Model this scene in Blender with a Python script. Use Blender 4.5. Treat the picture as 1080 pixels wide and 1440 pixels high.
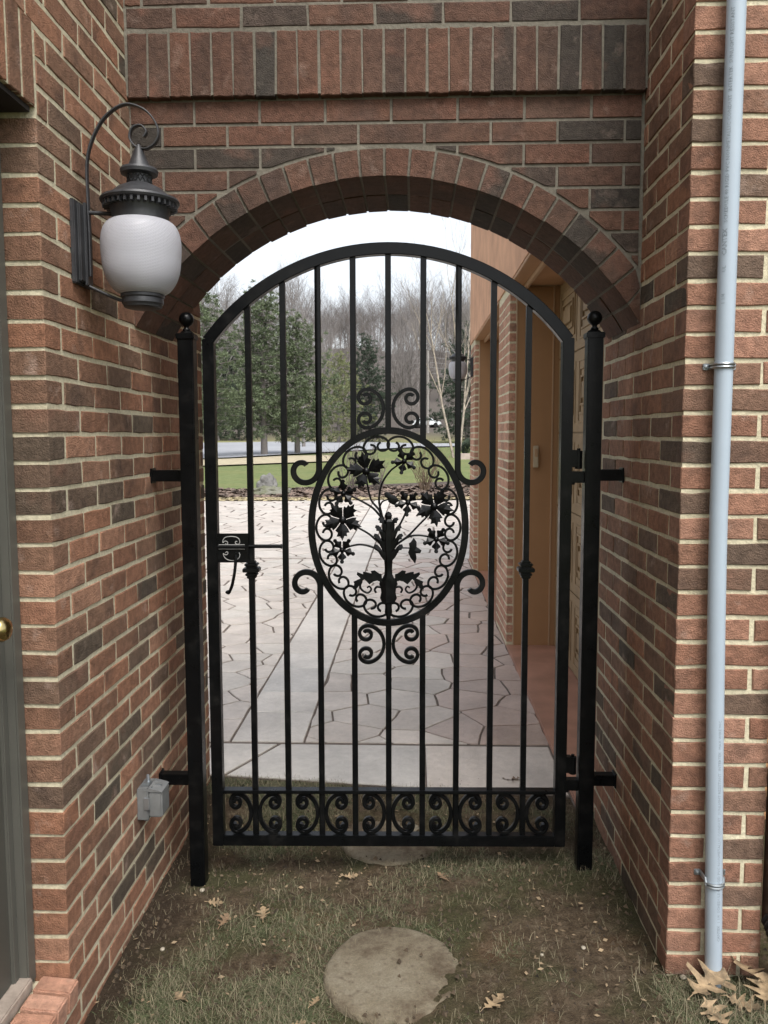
import bpy, bmesh, math, random
from math import sin, cos, pi, radians, sqrt, asin, atan2, floor
from mathutils import Vector, Matrix, noise
random.seed(7)
for o in list(bpy.data.objects): bpy.data.objects.remove(o)
S = bpy.context.scene
COL = S.collection
# ------------------------------------------------------------------ camera
CAMZ = 1.51
pitch, yaw, roll = radians(5.3), radians(2.05), radians(-0.12)
fw = Vector((-sin(yaw)*cos(pitch), cos(yaw)*cos(pitch), -sin(pitch)))
rt = Vector((cos(yaw), sin(yaw), 0)); up = rt.cross(fw)
rt, up = rt*cos(roll)+up*sin(roll), up*cos(roll)-rt*sin(roll)
cam = bpy.data.cameras.new('camera'); camo = bpy.data.objects.new('camera', cam); COL.objects.link(camo)
cam.sensor_fit = 'VERTICAL'; cam.sensor_height = 36.0; cam.lens = 36.0*1165/1440
cam.clip_start = 0.05; cam.clip_end = 3000
M = Matrix((rt, up, -fw)).transposed().to_4x4(); M.translation = (0, 0, CAMZ)
camo.matrix_world = M
S.camera = camo
# ------------------------------------------------------------------ sky, sun, exposure (overcast)
W = bpy.data.worlds.new('World'); S.world = W; W.use_nodes = True
nt = W.node_tree; bg = nt.nodes['Background']
sk = nt.nodes.new('ShaderNodeTexSky'); sk.sky_type = 'NISHITA'; sk.sun_disc = False
SUN_EL, SUN_AZ = 56, 160
sk.sun_elevation = radians(SUN_EL); sk.sun_rotation = radians(SUN_AZ)
sk.air_density = 1.0; sk.dust_density = 3.0; sk.ozone_density = 1.0
hs = nt.nodes.new('ShaderNodeHueSaturation'); hs.inputs['Saturation'].default_value = 0.30
nt.links.new(sk.outputs[0], hs.inputs['Color']); nt.links.new(hs.outputs[0], bg.inputs['Color'])
bg.inputs['Strength'].default_value = 0.15
sun = bpy.data.lights.new('sun', 'SUN'); suno = bpy.data.objects.new('sun', sun); COL.objects.link(suno)
sun.energy = 1.4; sun.angle = radians(28); sun.color = (1, .965, .91)
sd = Vector((sin(radians(SUN_AZ))*cos(radians(SUN_EL)), cos(radians(SUN_AZ))*cos(radians(SUN_EL)), sin(radians(SUN_EL))))
suno.rotation_euler = sd.to_track_quat('Z', 'Y').to_euler(); suno.location = (0, -3, 8)
S.view_settings.view_transform = 'Standard'; S.view_settings.look = 'None'
S.view_settings.gamma = 1; S.view_settings.use_curve_mapping = False
S.view_settings.exposure = 0.95

# ------------------------------------------------------------------ materials
def nodes(m):
    m.use_nodes = True; return m.node_tree, m.node_tree.nodes['Principled BSDF']
def N(nt, t, **kw):
    n = nt.nodes.new(t)
    for k, v in kw.items():
        if k in n.inputs: n.inputs[k].default_value = v
        else: setattr(n, k, v)
    return n
def ramp(nt, stops, interp='LINEAR'):
    r = nt.nodes.new('ShaderNodeValToRGB'); r.color_ramp.interpolation = interp
    e = r.color_ramp.elements
    while len(e) < len(stops): e.new(0.5)
    for x, (p, c) in zip(e, stops): x.position = p; x.color = (*c, 1) if len(c) == 3 else c
    return r
def mix(nt, a, b, fac, blend='MIX'):
    m = nt.nodes.new('ShaderNodeMix'); m.data_type = 'RGBA'; m.blend_type = blend
    for s, v in ((m.inputs[6], a), (m.inputs[7], b), (m.inputs[0], fac)):
        if hasattr(v, 'is_linked') or hasattr(v, 'links'): nt.links.new(v, s)
        elif isinstance(v, (int, float)): s.default_value = v
        else: s.default_value = (*v, 1)
    return m.outputs[2]
def fmap(nt, v, a, b, c=0., d=1.):
    m = nt.nodes.new('ShaderNodeMapRange'); m.inputs[1].default_value = a; m.inputs[2].default_value = b
    m.inputs[3].default_value = c; m.inputs[4].default_value = d; nt.links.new(v, m.inputs[0]); return m.outputs[0]
def coords(nt, rnd=True):
    tc = nt.nodes.new('ShaderNodeTexCoord'); oi = nt.nodes.new('ShaderNodeObjectInfo'); ge = nt.nodes.new('ShaderNodeNewGeometry')
    if not rnd: return tc.outputs['Object'], oi.outputs['Random']
    ad = nt.nodes.new('ShaderNodeMath'); ad.operation = 'ADD'
    nt.links.new(oi.outputs['Random'], ad.inputs[0]); nt.links.new(ge.outputs['Random Per Island'], ad.inputs[1])
    fr = nt.nodes.new('ShaderNodeMath'); fr.operation = 'FRACT'; nt.links.new(ad.outputs[0], fr.inputs[0])
    mu = nt.nodes.new('ShaderNodeMath'); mu.operation = 'MULTIPLY'; mu.inputs[1].default_value = 57.3; nt.links.new(fr.outputs[0], mu.inputs[0])
    va = nt.nodes.new('ShaderNodeVectorMath'); va.operation = 'ADD'
    nt.links.new(tc.outputs['Object'], va.inputs[0]); nt.links.new(mu.outputs[0], va.inputs[1])
    return va.outputs[0], fr.outputs[0]
def noise_n(nt, vec, scale, detail=4, rough=.55):
    n = N(nt, 'ShaderNodeTexNoise', Scale=scale, Detail=detail, Roughness=rough); nt.links.new(vec, n.inputs['Vector']); return n.outputs[0]
def bump(nt, bs, h, strength, dist=.002):
    b = N(nt, 'ShaderNodeBump', Strength=strength, Distance=dist); nt.links.new(h, b.inputs['Height']); nt.links.new(b.outputs[0], bs.inputs['Normal'])
def simple(name, col, rough=.6, metal=0., var=.15, scale=8, bumps=.0, bscale=120, dark=None, spec=.5, rnd=False, bd=.002):
    m = bpy.data.materials.new(name); nt, bs = nodes(m)
    v, r = coords(nt, rnd)
    n = noise_n(nt, v, scale, 5, .6)
    c2 = dark or tuple(x*(1-var*2) for x in col)
    c1 = tuple(min(1, x*(1+var)) for x in col)
    rp = ramp(nt, [(.3, c2), (.7, c1)]); nt.links.new(n, rp.inputs[0])
    nt.links.new(rp.outputs[0], bs.inputs['Base Color'])
    bs.inputs['Roughness'].default_value = rough; bs.inputs['Metallic'].default_value = metal
    bs.inputs['Specular IOR Level'].default_value = spec
    if bumps: bump(nt, bs, noise_n(nt, v, bscale, 4, .65), bumps, bd)
    return m
def brick_mat(name, stops, white=.5, darkmix=.55):
    m = bpy.data.materials.new(name); nt, bs = nodes(m)
    v, r = coords(nt)
    rp = ramp(nt, stops); nt.links.new(r, rp.inputs[0])
    n1 = noise_n(nt, v, 7.5, 3, .5); n2 = noise_n(nt, v, 45, 4, .65); n3 = noise_n(nt, v, 260, 3, .6)
    c = mix(nt, rp.outputs[0], (.062, .043, .036), fmap(nt, n1, .56, .74, 0, darkmix))
    c = mix(nt, c, (.27, .12, .08), fmap(nt, n1, .42, .26, 0, .35))
    mm = nt.nodes.new('ShaderNodeMapRange'); nt.links.new(n2, mm.inputs[0]); mm.inputs[1].default_value = .25; mm.inputs[2].default_value = .75; mm.inputs[3].default_value = .62; mm.inputs[4].default_value = 1.32
    c = mix(nt, c, mm.outputs[0], 1.0, 'MULTIPLY')
    va = nt.nodes.new('ShaderNodeVectorMath'); va.operation = 'ADD'; va.inputs[1].default_value = (31, 17, 5); nt.links.new(v, va.inputs[0])
    n4 = noise_n(nt, va.outputs[0], 11, 5, .65)
    c = mix(nt, c, (.43, .32, .26), fmap(nt, n4, .60, .78, 0, white))
    c = mix(nt, c, (.035, .025, .022), fmap(nt, n3, .66, .74, 0, .7))
    ge = nt.nodes.new('ShaderNodeNewGeometry'); n5 = noise_n(nt, ge.outputs['Position'], 2.3, 5, .65)     # weathering that runs over several bricks
    m5 = nt.nodes.new('ShaderNodeMapRange'); nt.links.new(n5, m5.inputs[0]); m5.inputs[1].default_value = .3; m5.inputs[2].default_value = .7; m5.inputs[3].default_value = .80; m5.inputs[4].default_value = 1.2
    c = mix(nt, c, m5.outputs[0], 1.0, 'MULTIPLY')
    nt.links.new(c, bs.inputs['Base Color']); bs.inputs['Roughness'].default_value = .88; bs.inputs['Specular IOR Level'].default_value = .3
    ad = nt.nodes.new('ShaderNodeMath'); ad.operation = 'ADD'; nt.links.new(n2, ad.inputs[0]); nt.links.new(n3, ad.inputs[1])
    bump(nt, bs, ad.outputs[0], .95, .005)
    return m
REDS = [(0, (.270, .132, .080)), (.12, (.200, .112, .072)), (.25, (.335, .160, .094)), (.38, (.180, .106, .070)), (.50, (.290, .140, .083)), (.62, (.360, .195, .125)), (.72, (.235, .132, .085)), (.85, (.165, .106, .073)), (.95, (.112, .084, .060)), (1, (.085, .068, .050))]
M_brick = brick_mat('flashed_red_brick', REDS, .75)
REDS2 = [(0, (.310, .160, .106)), (.22, (.240, .122, .080)), (.45, (.350, .192, .132)), (.66, (.270, .138, .090)), (.80, (.205, .120, .082)), (.92, (.155, .102, .073)), (1, (.115, .083, .062))]
M_brick2 = brick_mat('pink_red_brick', REDS2, .6, .5)
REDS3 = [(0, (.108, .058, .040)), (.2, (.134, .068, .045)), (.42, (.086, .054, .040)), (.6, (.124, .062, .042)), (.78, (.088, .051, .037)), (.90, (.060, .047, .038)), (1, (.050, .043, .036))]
M_brick3 = brick_mat('shaded_red_brick', REDS3, .35, .6)  # shade on the arch wall put into a darker brick palette
REDS4 = [(0, (.46, .245, .165)), (.3, (.39, .205, .135)), (.6, (.50, .285, .20)), (.9, (.40, .225, .155)), (1, (.27, .17, .12))]
M_brick4 = brick_mat('lit_red_brick', REDS4, .5, .3)  # paler palette carries the open-sky light on the garage piers
def mortar_mat(name, c1, c2):
    m = bpy.data.materials.new(name); nt, bs = nodes(m); v, r = coords(nt, False)
    n = noise_n(nt, v, 6, 6, .65); n2 = noise_n(nt, v, 90, 4, .6)
    rp = ramp(nt, [(.3, c1), (.7, c2)]); nt.links.new(n, rp.inputs[0])
    c = mix(nt, rp.outputs[0], fmap(nt, n2, .3, .7, .75, 1.1), 1.0, 'MULTIPLY')
    nt.links.new(c, bs.inputs['Base Color']); bs.inputs['Roughness'].default_value = .95
    bump(nt, bs, n2, .8, .004); return m
M_mortar = mortar_mat('cream_mortar', (.50, .45, .31), (.68, .62, .45))
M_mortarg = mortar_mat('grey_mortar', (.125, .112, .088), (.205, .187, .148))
M_black = simple('black_gate_paint', (.0026, .0030, .0034), .30, 0, .12, 30, .05, 300, spec=.14)
nt_, bs_ = M_black.node_tree, M_black.node_tree.nodes['Principled BSDF']        # slight dust and uneven sheen on the paint
v_, r_ = coords(nt_, False); n_ = noise_n(nt_, v_, 14, 6, .7); n2_ = noise_n(nt_, v_, 180, 3, .6)
old_ = bs_.inputs['Base Color'].links[0].from_socket
c_ = mix(nt_, old_, (.030, .028, .025), fmap(nt_, n_, .52, .78, 0, .30)); c_ = mix(nt_, c_, (.05, .045, .04), fmap(nt_, n2_, .70, .78, 0, .35))
bs_.inputs['Coat Weight'].default_value = .09; bs_.inputs['Coat Roughness'].default_value = .12; nt_.links.new(c_, bs_.inputs['Base Color']); nt_.links.new(fmap(nt_, n_, .3, .7, .22, .48), bs_.inputs['Roughness'])
M_lblack = simple('lantern_metal', (.042, .043, .047), .45, .1, .25, 18, .12, 200)
M_globe = simple('frosted_glass_globe', (.62, .60, .60), .42, 0, .03, 3)
M_pvc = simple('grey_pvc', (.36, .425, .49), .38, 0, .04, 3, .02, 80)
M_print = simple('grey_print', (.23, .265, .30), .6, 0, .1)
M_galv = simple('galvanised_strap', (.38, .41, .43), .35, .8, .15, 20)
M_box = simple('grey_box_paint', (.165, .17, .168), .45, .1, .15, 15, .08, 150)
M_door = simple('grey_green_door_paint', (.072, .071, .060), .5, 0, .06, 4, .03, 60)
M_doorframe = simple('grey_door_frame_paint', (.095, .093, .079), .5, 0, .06, 4)
M_brass = simple('brass', (.46, .36, .17), .22, 1.0, .05)
M_sill = simple('weathered_oak_sill', (.36, .30, .25), .65, 0, .2, 25, .2, 90)
M_stucco = simple('salmon_stucco', (.56, .315, .195), .92, 0, .12, 4, .7, 110)
M_tan = simple('tan_trim_paint', (.35, .19, .088), .62, 0, .05, 3, .03, 40)
M_tan2 = simple('light_tan_trim_paint', (.42, .27, .16), .6, 0, .05, 3)
M_gdoor = simple('ochre_garage_door', (.25, .165, .082), .6, 0, .12, 5, .12, 60)
M_dark = simple('dark_rubber', (.012, .012, .012), .8)
M_brown = simple('brown_downspout', (.045, .026, .018), .5, 0, .1)
M_keypad = simple('pale_keypad_plastic', (.44, .37, .26), .5, 0, .04)
M_lintel = simple('dark_steel_lintel', (.025, .02, .018), .8)

# ------------------------------------------------------------------ mesh helpers
class MB:
    def __init__(s): s.v = []; s.f = []
    def add(s, vs, fs):
        b = len(s.v); s.v += [tuple(v) for v in vs]; s.f += [tuple(i+b for i in f) for f in fs]; return s
    def box(s, x0, x1, y0, y1, z0, z1, bev=0.):
        if bev:
            b = bev; bm = bmesh.new()
            r = bmesh.ops.create_cube(bm, size=1)
            for v in bm.verts: v.co = Vector(((x0+x1)/2+v.co.x*(x1-x0), (y0+y1)/2+v.co.y*(y1-y0), (z0+z1)/2+v.co.z*(z1-z0)))
            bmesh.ops.bevel(bm, geom=bm.edges[:], offset=b, segments=2, affect='EDGES')
            s.bm(bm); return s
        return s.add([(x0,y0,z0),(x1,y0,z0),(x1,y1,z0),(x0,y1,z0),(x0,y0,z1),(x1,y0,z1),(x1,y1,z1),(x0,y1,z1)],
              [(0,3,2,1),(4,5,6,7),(0,1,5,4),(1,2,6,5),(2,3,7,6),(3,0,4,7)])
    def bm(s, bm):
        bm.verts.index_update(); s.add([v.co[:] for v in bm.verts], [[v.index for v in f.verts] for f in bm.faces]); bm.free(); return s
    def tube(s, pts, rad, n=8, cap=True):
        pts = [Vector(p) for p in pts]; k = len(pts)
        if not hasattr(rad, '__len__'): rad = [rad]*k
        vs = []; fs = []; prev = None
        for i, p in enumerate(pts):
            t = (pts[min(i+1, k-1)]-pts[max(i-1, 0)]).normalized()
            if prev is None:
                a = Vector((0, 0, 1)) if abs(t.z) < .9 else Vector((0, 1, 0)); u = t.cross(a).normalized()
            else:
                u = (prev - t*prev.dot(t)); u = u.normalized() if u.length > 1e-6 else t.orthogonal().normalized()
            prev = u; w = t.cross(u)
            for j in range(n):
                a = 2*pi*j/n; vs.append(p+(u*cos(a)+w*sin(a))*rad[i])
        for i in range(k-1):
            for j in range(n):
                fs.append((i*n+j, i*n+(j+1) % n, (i+1)*n+(j+1) % n, (i+1)*n+j))
        if cap: fs.append(tuple(range(n-1, -1, -1))); fs.append(tuple((k-1)*n+j for j in range(n)))
        return s.add(vs, fs)
    def bar(s, pts, wd, y0, y1, closed=False, ch=.0012):
        """flat bar swept along pts given in the x-z plane; wd in-plane width, y0..y1 depth, small chamfer"""
        k = len(pts); wds = wd if hasattr(wd, '__len__') else [wd]*k; vs = []; fs = []
        for i, p in enumerate(pts):
            a = pts[(i-1) % k] if closed or i > 0 else pts[0]; b = pts[(i+1) % k] if closed or i < k-1 else pts[-1]
            dx, dz = b[0]-a[0], b[1]-a[1]; L = sqrt(dx*dx+dz*dz) or 1; nx, nz = -dz/L, dx/L; h = wds[i]/2; c = min(ch, h*.45)
            for sx, y in ((-h+c, y0), (h-c, y0), (h, y0+c), (h, y1-c), (h-c, y1), (-h+c, y1), (-h, y1-c), (-h, y0+c)):
                vs.append((p[0]+nx*sx, y, p[1]+nz*sx))
        m = 8
        for i in range(k if closed else k-1):
            j = (i+1) % k
            for q in range(m): fs.append((i*m+q, i*m+(q+1) % m, j*m+(q+1) % m, j*m+q))
        if not closed: fs.append(tuple(range(m))); fs.append(tuple((k-1)*m+q for q in range(m-1, -1, -1)))
        return s.add(vs, fs)
    def lathe(s, prof, n=24, c=(0, 0, 0)):
        vs = []; fs = []; k = len(prof)
        for r, z in prof:
            for j in range(n):
                a = 2*pi*j/n; vs.append((c[0]+r*cos(a), c[1]+r*sin(a), c[2]+z))
        for i in range(k-1):
            for j in range(n): fs.append((i*n+j, i*n+(j+1) % n, (i+1)*n+(j+1) % n, (i+1)*n+j))
        fs.append(tuple(range(n-1, -1, -1))); fs.append(tuple((k-1)*n+j for j in range(n)))
        return s.add(vs, fs)
    def prism(s, poly, y0, y1, bulge=0.):
        """poly in x-z, extruded y0(front)..y1"""
        n = len(poly); cx = sum(p[0] for p in poly)/n; cz = sum(p[1] for p in poly)/n
        vs = [(p[0], y0, p[1]) for p in poly]+[(p[0], y1, p[1]) for p in poly]
        fs = [(i, (i+1) % n, n+(i+1) % n, n+i) for i in range(n)]
        if bulge:
            vs += [(cx, y0-bulge, cz)]; fs += [((i+1) % n, i, 2*n) for i in range(n)]
        else: fs.append(tuple(range(n-1, -1, -1)))
        fs.append(tuple(range(n, 2*n)))
        return s.add(vs, fs)
    def xf(s, mat):
        s.v = [tuple(mat @ Vector(v)) for v in s.v]; return s
    def mesh(s, name, mat=None, smooth=False):
        me = bpy.data.meshes.new(name); me.from_pydata(s.v, [], s.f); me.validate()
        bm = bmesh.new(); bm.from_mesh(me); bmesh.ops.recalc_face_normals(bm, faces=bm.faces); bm.to_mesh(me); bm.free()
        if mat: me.materials.append(mat)
        if smooth:
            me.polygons.foreach_set('use_smooth', [True]*len(me.polygons))
            try: me.set_sharp_from_angle(angle=radians(smooth if smooth is not True else 40))
            except Exception: pass
        me.update(); return me
    def build(s, name, mat, parent=None, loc=None, rot=None, smooth=False):
        return link(name, s.mesh(name, mat, smooth), parent, loc, rot)
def link(name, me, parent=None, loc=None, rot=None):
    o = bpy.data.objects.new(name, me); COL.objects.link(o)
    if parent: o.parent = parent
    if loc is not None: o.location = loc
    if rot is not None: o.rotation_euler = rot
    return o
def tag(o, label=None, cat=None, group=None, kind=None):
    if label: o['label'] = label
    if cat: o['category'] = cat
    if group: o['group'] = group
    if kind: o['kind'] = kind
    return o
def thing(name, loc, label, cat, group=None, rz=0):
    o = bpy.data.objects.new(name, None); COL.objects.link(o); o.location = loc; o.rotation_euler = (0, 0, rz); o.empty_display_size = .1
    return tag(o, label, cat, group)
def copy_tree(o, parent=None):
    c = o.copy(); COL.objects.link(c); c.parent = parent
    for ch in list(o.children): copy_tree(ch, c)
    return c
def sm(a, b, x):
    t = max(0, min(1, (x-a)/(b-a))); return t*t*(3-2*t)
# ------------------------------------------------------------------ terrain heights
XL, XR = -.884, .702
def tz(x, y):
    z = 0 if y < 25 else .01*(y-25)
    if y > 110: z += 20*sm(104, 215, y)
    return z
def gz(x, y):
    t = max(0, min(1, (x-XL)/(XR-XL))); base = -.06+.075*t
    q = min(((x+.056)/.199)**2+((y-2.238)/.213)**2, ((x+.075)/.205)**2+((y-3.03)/.2)**2)
    k_ = .2+.8*sm(1.0, 2.2, q)
    n = noise.noise(Vector((x*2.2, y*2.2, 3)))*.020*k_ + noise.noise(Vector((x*7, y*7, 1)))*.008 + noise.noise(Vector((x*22, y*22, 5)))*.0055 + noise.noise(Vector((x*52, y*52, 8)))*.003
    z = base + n + .015*sm(3.0, 3.3, y)
    if y > 3.1: z = z*(1-sm(3.05, 3.32, y)) + (.010+n*.25)*sm(3.05, 3.32, y)
    return z
# ------------------------------------------------------------------ ground and far terrain
def ground_mat():
    m = bpy.data.materials.new('bare_soil'); nt, bs = nodes(m); v, r = coords(nt, False)
    n1 = noise_n(nt, v, 3.2, 5, .6); n2 = noise_n(nt, v, 30, 6, .7); n3 = noise_n(nt, v, 160, 4, .7)
    va = nt.nodes.new('ShaderNodeVectorMath'); va.operation = 'ADD'; va.inputs[1].default_value = (9, 4, 2); nt.links.new(v, va.inputs[0])
    n4 = noise_n(nt, va.outputs[0], 2.6, 4, .5)
    rp = ramp(nt, [(.3, (.042, .029, .018)), (.5, (.088, .064, .041)), (.7, (.145, .112, .076))]); nt.links.new(n2, rp.inputs[0])
    c = mix(nt, rp.outputs[0], (.15, .082, .042), fmap(nt, n4, .56, .70, 0, .55))
    c = mix(nt, c, (.052, .056, .024), fmap(nt, n1, .44, .60, 0, .75))
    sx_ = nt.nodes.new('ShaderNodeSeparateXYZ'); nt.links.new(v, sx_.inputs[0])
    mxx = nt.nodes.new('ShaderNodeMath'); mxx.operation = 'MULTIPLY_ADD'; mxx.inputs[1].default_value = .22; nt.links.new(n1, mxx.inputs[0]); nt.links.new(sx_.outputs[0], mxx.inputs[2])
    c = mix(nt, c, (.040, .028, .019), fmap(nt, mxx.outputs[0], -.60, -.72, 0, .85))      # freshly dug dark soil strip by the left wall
    c = mix(nt, c, fmap(nt, n3, .3, .7, .65, 1.25), 1.0, 'MULTIPLY')
    nt.links.new(c, bs.inputs['Base Color']); bs.inputs['Roughness'].default_value = .97; bs.inputs['Specular IOR Level'].default_value = .15
    ad = nt.nodes.new('ShaderNodeMath'); ad.operation = 'ADD'; nt.links.new(n2, ad.inputs[0]); nt.links.new(n3, ad.inputs[1])
    bump(nt, bs, ad.outputs[0], .9, .012); return m
def grid_sheet(name, xs, ys, zf, mat, kind='structure', smooth=True):
    vs = [(x, y, zf(x, y)) for y in ys for x in xs]; nx = len(xs)
    fs = [(j*nx+i, j*nx+i+1, (j+1)*nx+i+1, (j+1)*nx+i) for j in range(len(ys)-1) for i in range(nx-1)]
    mb = MB(); mb.add(vs, fs); o = mb.build(name, mat, smooth=180 if smooth else False); o['kind'] = kind; return o
def lin(a, b, n): return [a+(b-a)*i/(n-1) for i in range(n)]
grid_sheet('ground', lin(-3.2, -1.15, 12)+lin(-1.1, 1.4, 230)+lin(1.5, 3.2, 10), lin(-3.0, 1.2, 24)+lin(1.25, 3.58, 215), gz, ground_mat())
def lawn_mat():
    m = bpy.data.materials.new('lawn_turf'); nt, bs = nodes(m); v, r = coords(nt, False)
    n1 = noise_n(nt, v, .35, 5, .6); n2 = noise_n(nt, v, 3.5, 6, .7)
    sp = nt.nodes.new('ShaderNodeSeparateXYZ'); nt.links.new(v, sp.inputs[0])
    rp = ramp(nt, [(.30, (.095, .125, .048)), (.5, (.135, .165, .068)), (.68, (.205, .215, .105))]); nt.links.new(n2, rp.inputs[0])
    c = mix(nt, rp.outputs[0], (.20, .19, .08), fmap(nt, n1, .45, .7, 0, .5))
    c = mix(nt, c, (.24, .22, .115), fmap(nt, sp.outputs[1], 80, 105, 0, .75))      # dormant grass beyond the road
    c = mix(nt, c, (.118, .104, .094), fmap(nt, sp.outputs[1], 104, 120))            # leaf litter of the wooded slope
    nt.links.new(c, bs.inputs['Base Color']); bs.inputs['Roughness'].default_value = .95; bs.inputs['Specular IOR Level'].default_value = .1
    bump(nt, bs, n2, .6, .05); return m
ys = lin(-80, -6, 6)+[-3.1, -2.9]+lin(-2, 18, 8)+[19.3, 19.5]+lin(20.5, 120, 80)+lin(124, 240, 40)+lin(260, 1800, 8)
xs = lin(-900, -130, 6)+lin(-110, -12, 24)+[-9.6, -9.4]+lin(-8, 6, 12)+lin(8, 110, 26)+lin(130, 900, 6)
def tz2(x, y):
    z = tz(x, y)
    if -3.05 < y < 19.4 and -9.5 < x < 9.5: return -.22
    if y > 20: z += noise.noise(Vector((x*.05, y*.05, 0)))*.12*sm(20, 60, y) + (noise.noise(Vector((x*.03, y*.03, 4)))*4+noise.noise(Vector((x*.11, y*.11, 2)))*2.2)*sm(130, 200, y)
    return z
grid_sheet('terrain', xs, ys, tz2, lawn_mat())
def strip(name, near, far, mat, off, n=14, kind='structure'):
    """sheet between two edge polylines (world x, y)"""
    def at(pl, t):
        k = t*(len(pl)-1); i = min(int(k), len(pl)-2); f = k-i
        return (pl[i][0]*(1-f)+pl[i+1][0]*f, pl[i][1]*(1-f)+pl[i+1][1]*f)
    vs = []; m = 40
    for j in range(n+1):
        for i in range(m+1):
            a = at(near, i/m); b = at(far, i/m); t = j/n; x = a[0]*(1-t)+b[0]*t; y = a[1]*(1-t)+b[1]*t
            vs.append((x, y, tz2(x, y)+off))
    fs = [(j*(m+1)+i, j*(m+1)+i+1, (j+1)*(m+1)+i+1, (j+1)*(m+1)+i) for j in range(n) for i in range(m)]
    o = MB().add(vs, fs).build(name, mat, smooth=180); o['kind'] = kind; return o
M_road = simple('grey_asphalt', (.30, .31, .33), .85, 0, .06, .6, .2, 30)
strip('road', [(-30, 38), (-14.5, 42), (-10.2, 45.3), (-7.9, 50.8), (-5.4, 56.3), (-2.3, 64.9), (1.1, 70.3), (5.1, 72.2), (12, 74), (40, 76)],
      [(-60, 78), (-34, 84), (-20.8, 91), (-15.7, 98), (-9.6, 97.5), (-3.4, 93.7), (1.35, 86.4), (6.1, 84.5), (14, 85), (40, 86)], M_road, .10)
M_straw = simple('straw_mulch', (.40, .345, .235), .95, 0, .14, 3, .5, 20)
strip('straw_bed', [(-22, 33), (-12, 35.5), (-8.9, 36.4), (-6.1, 39.2), (-3.9, 41.5)], [(-22, 38), (-13, 41), (-9.9, 44.4), (-7.6, 49), (-5.0, 50)], M_straw, .07)
M_mulch = simple('dark_bark_mulch', (.095, .070, .055), .95, 0, .35, 6, 1.0, 22, bd=.05)
strip('mulch_bed', [(-14, 19.4), (-4.9, 19.4), (0, 20.3), (1.6, 21.5), (9, 22)], [(-14, 22.6), (-4.9, 22.6), (-2, 24.5), (1.4, 26.6), (9, 27)], M_mulch, .02)
mb = MB()
for i in range(3600):
    t = random.random(); x = -7+9*random.random(); y = 19.45+random.random()*(3.1+max(0, x+4)*.4)
    s = .03+.05*random.random(); a = random.random()*pi; h = .015+.05*random.random()
    mb.add([(x+cos(a)*s*2, y+sin(a)*s*2, .02+h*random.random()), (x-sin(a)*s, y+cos(a)*s, .03+h), (x-cos(a)*s*2, y-sin(a)*s*2, .02+h*random.random()), (x+sin(a)*s, y-cos(a)*s, .02)], [(0, 1, 2, 3)])
tag(mb.build('bark_chips', simple('bark_chip', (.17, .125, .10), .95, 0, .5, 3, rnd=True)), 'loose brown bark chips on the mulch bed', None, None, 'stuff')
mb = MB()
for i in range(2600):
    x = -7+9.0*random.random(); y = 18.7+random.random()*1.0+.12*max(0, x+3); s = .03+.04*random.random(); a = random.random()*pi
    mb.add([(x+cos(a)*s*2, y+sin(a)*s*2, .028+.02*random.random()), (x-sin(a)*s, y+cos(a)*s, .03), (x-cos(a)*s*2, y-sin(a)*s*2, .028+.03*random.random()), (x+sin(a)*s, y-cos(a)*s, .045)], [(0, 1, 2, 3)])
tag(mb.build('leaf_litter', simple('pale_litter', (.50, .42, .25), .95, 0, .25, 3, rnd=True)), 'pale dry leaf litter along the far edge of the paving', None, None, 'stuff')

# ------------------------------------------------------------------ stamped concrete paving
def stone_mat(name, c1, c2, c3, rough):
    m = bpy.data.materials.new(name); nt, bs = nodes(m); v, r = coords(nt)
    rp = ramp(nt, [(0, c1), (.5, c2), (1, c3)]); nt.links.new(r, rp.inputs[0])
    n1 = noise_n(nt, v, 3, 5, .6); n2 = noise_n(nt, v, 28, 5, .65)
    c = mix(nt, rp.outputs[0], fmap(nt, n1, .3, .7, .8, 1.15), 1.0, 'MULTIPLY')
    c = mix(nt, c, fmap(nt, n2, .3, .7, .9, 1.08), 1.0, 'MULTIPLY')
    nt.links.new(c, bs.inputs['Base Color']); bs.inputs['Roughness'].default_value = rough
    ad = nt.nodes.new('ShaderNodeMath'); ad.operation = 'ADD'; nt.links.new(n1, ad.inputs[0]); nt.links.new(n2, ad.inputs[1])
    bump(nt, bs, ad.outputs[0], .45, .012); return m
M_stone = stone_mat('pale_stamped_concrete', (.46, .410, .365), (.52, .465, .415), (.48, .445, .40), .5)
M_stonew = stone_mat('white_stamped_concrete', (.50, .465, .425), (.54, .505, .46), (.48, .46, .43), .5)
M_stoner = stone_mat('pink_stamped_concrete', (.40, .305, .255), (.45, .35, .30), (.41, .335, .295), .42)
M_joint = simple('dark_paving_joint', (.145, .118, .10), .95, 0, .2, 10)
M_apron = simple('red_concrete_apron', (.36, .185, .125), .45, 0, .15, 4, .12, 60)
PZ = .022
def clip(poly, a, b, c):
    """keep points with a*x+b*y<=c"""
    out = []
    for i in range(len(poly)):
        p, q = poly[i], poly[(i+1) % len(poly)]; dp = a*p[0]+b*p[1]-c; dq = a*q[0]+b*q[1]-c
        if dp <= 0: out.append(p)
        if dp*dq < 0: t = dp/(dp-dq); out.append((p[0]+(q[0]-p[0])*t, p[1]+(q[1]-p[1])*t))
    return out
def inset(poly, d):
    n = len(poly); out = list(poly)
    for i in range(n):
        p, q = poly[i], poly[(i+1) % n]; ex, ey = q[0]-p[0], q[1]-p[1]; L = sqrt(ex*ex+ey*ey)
        if L < 1e-6: continue
        nx, ny = ey/L, -ex/L   # outward for ccw
        out = clip(out, nx, ny, nx*p[0]+ny*p[1]-d)
        if len(out) < 3: return []
    return out
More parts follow.
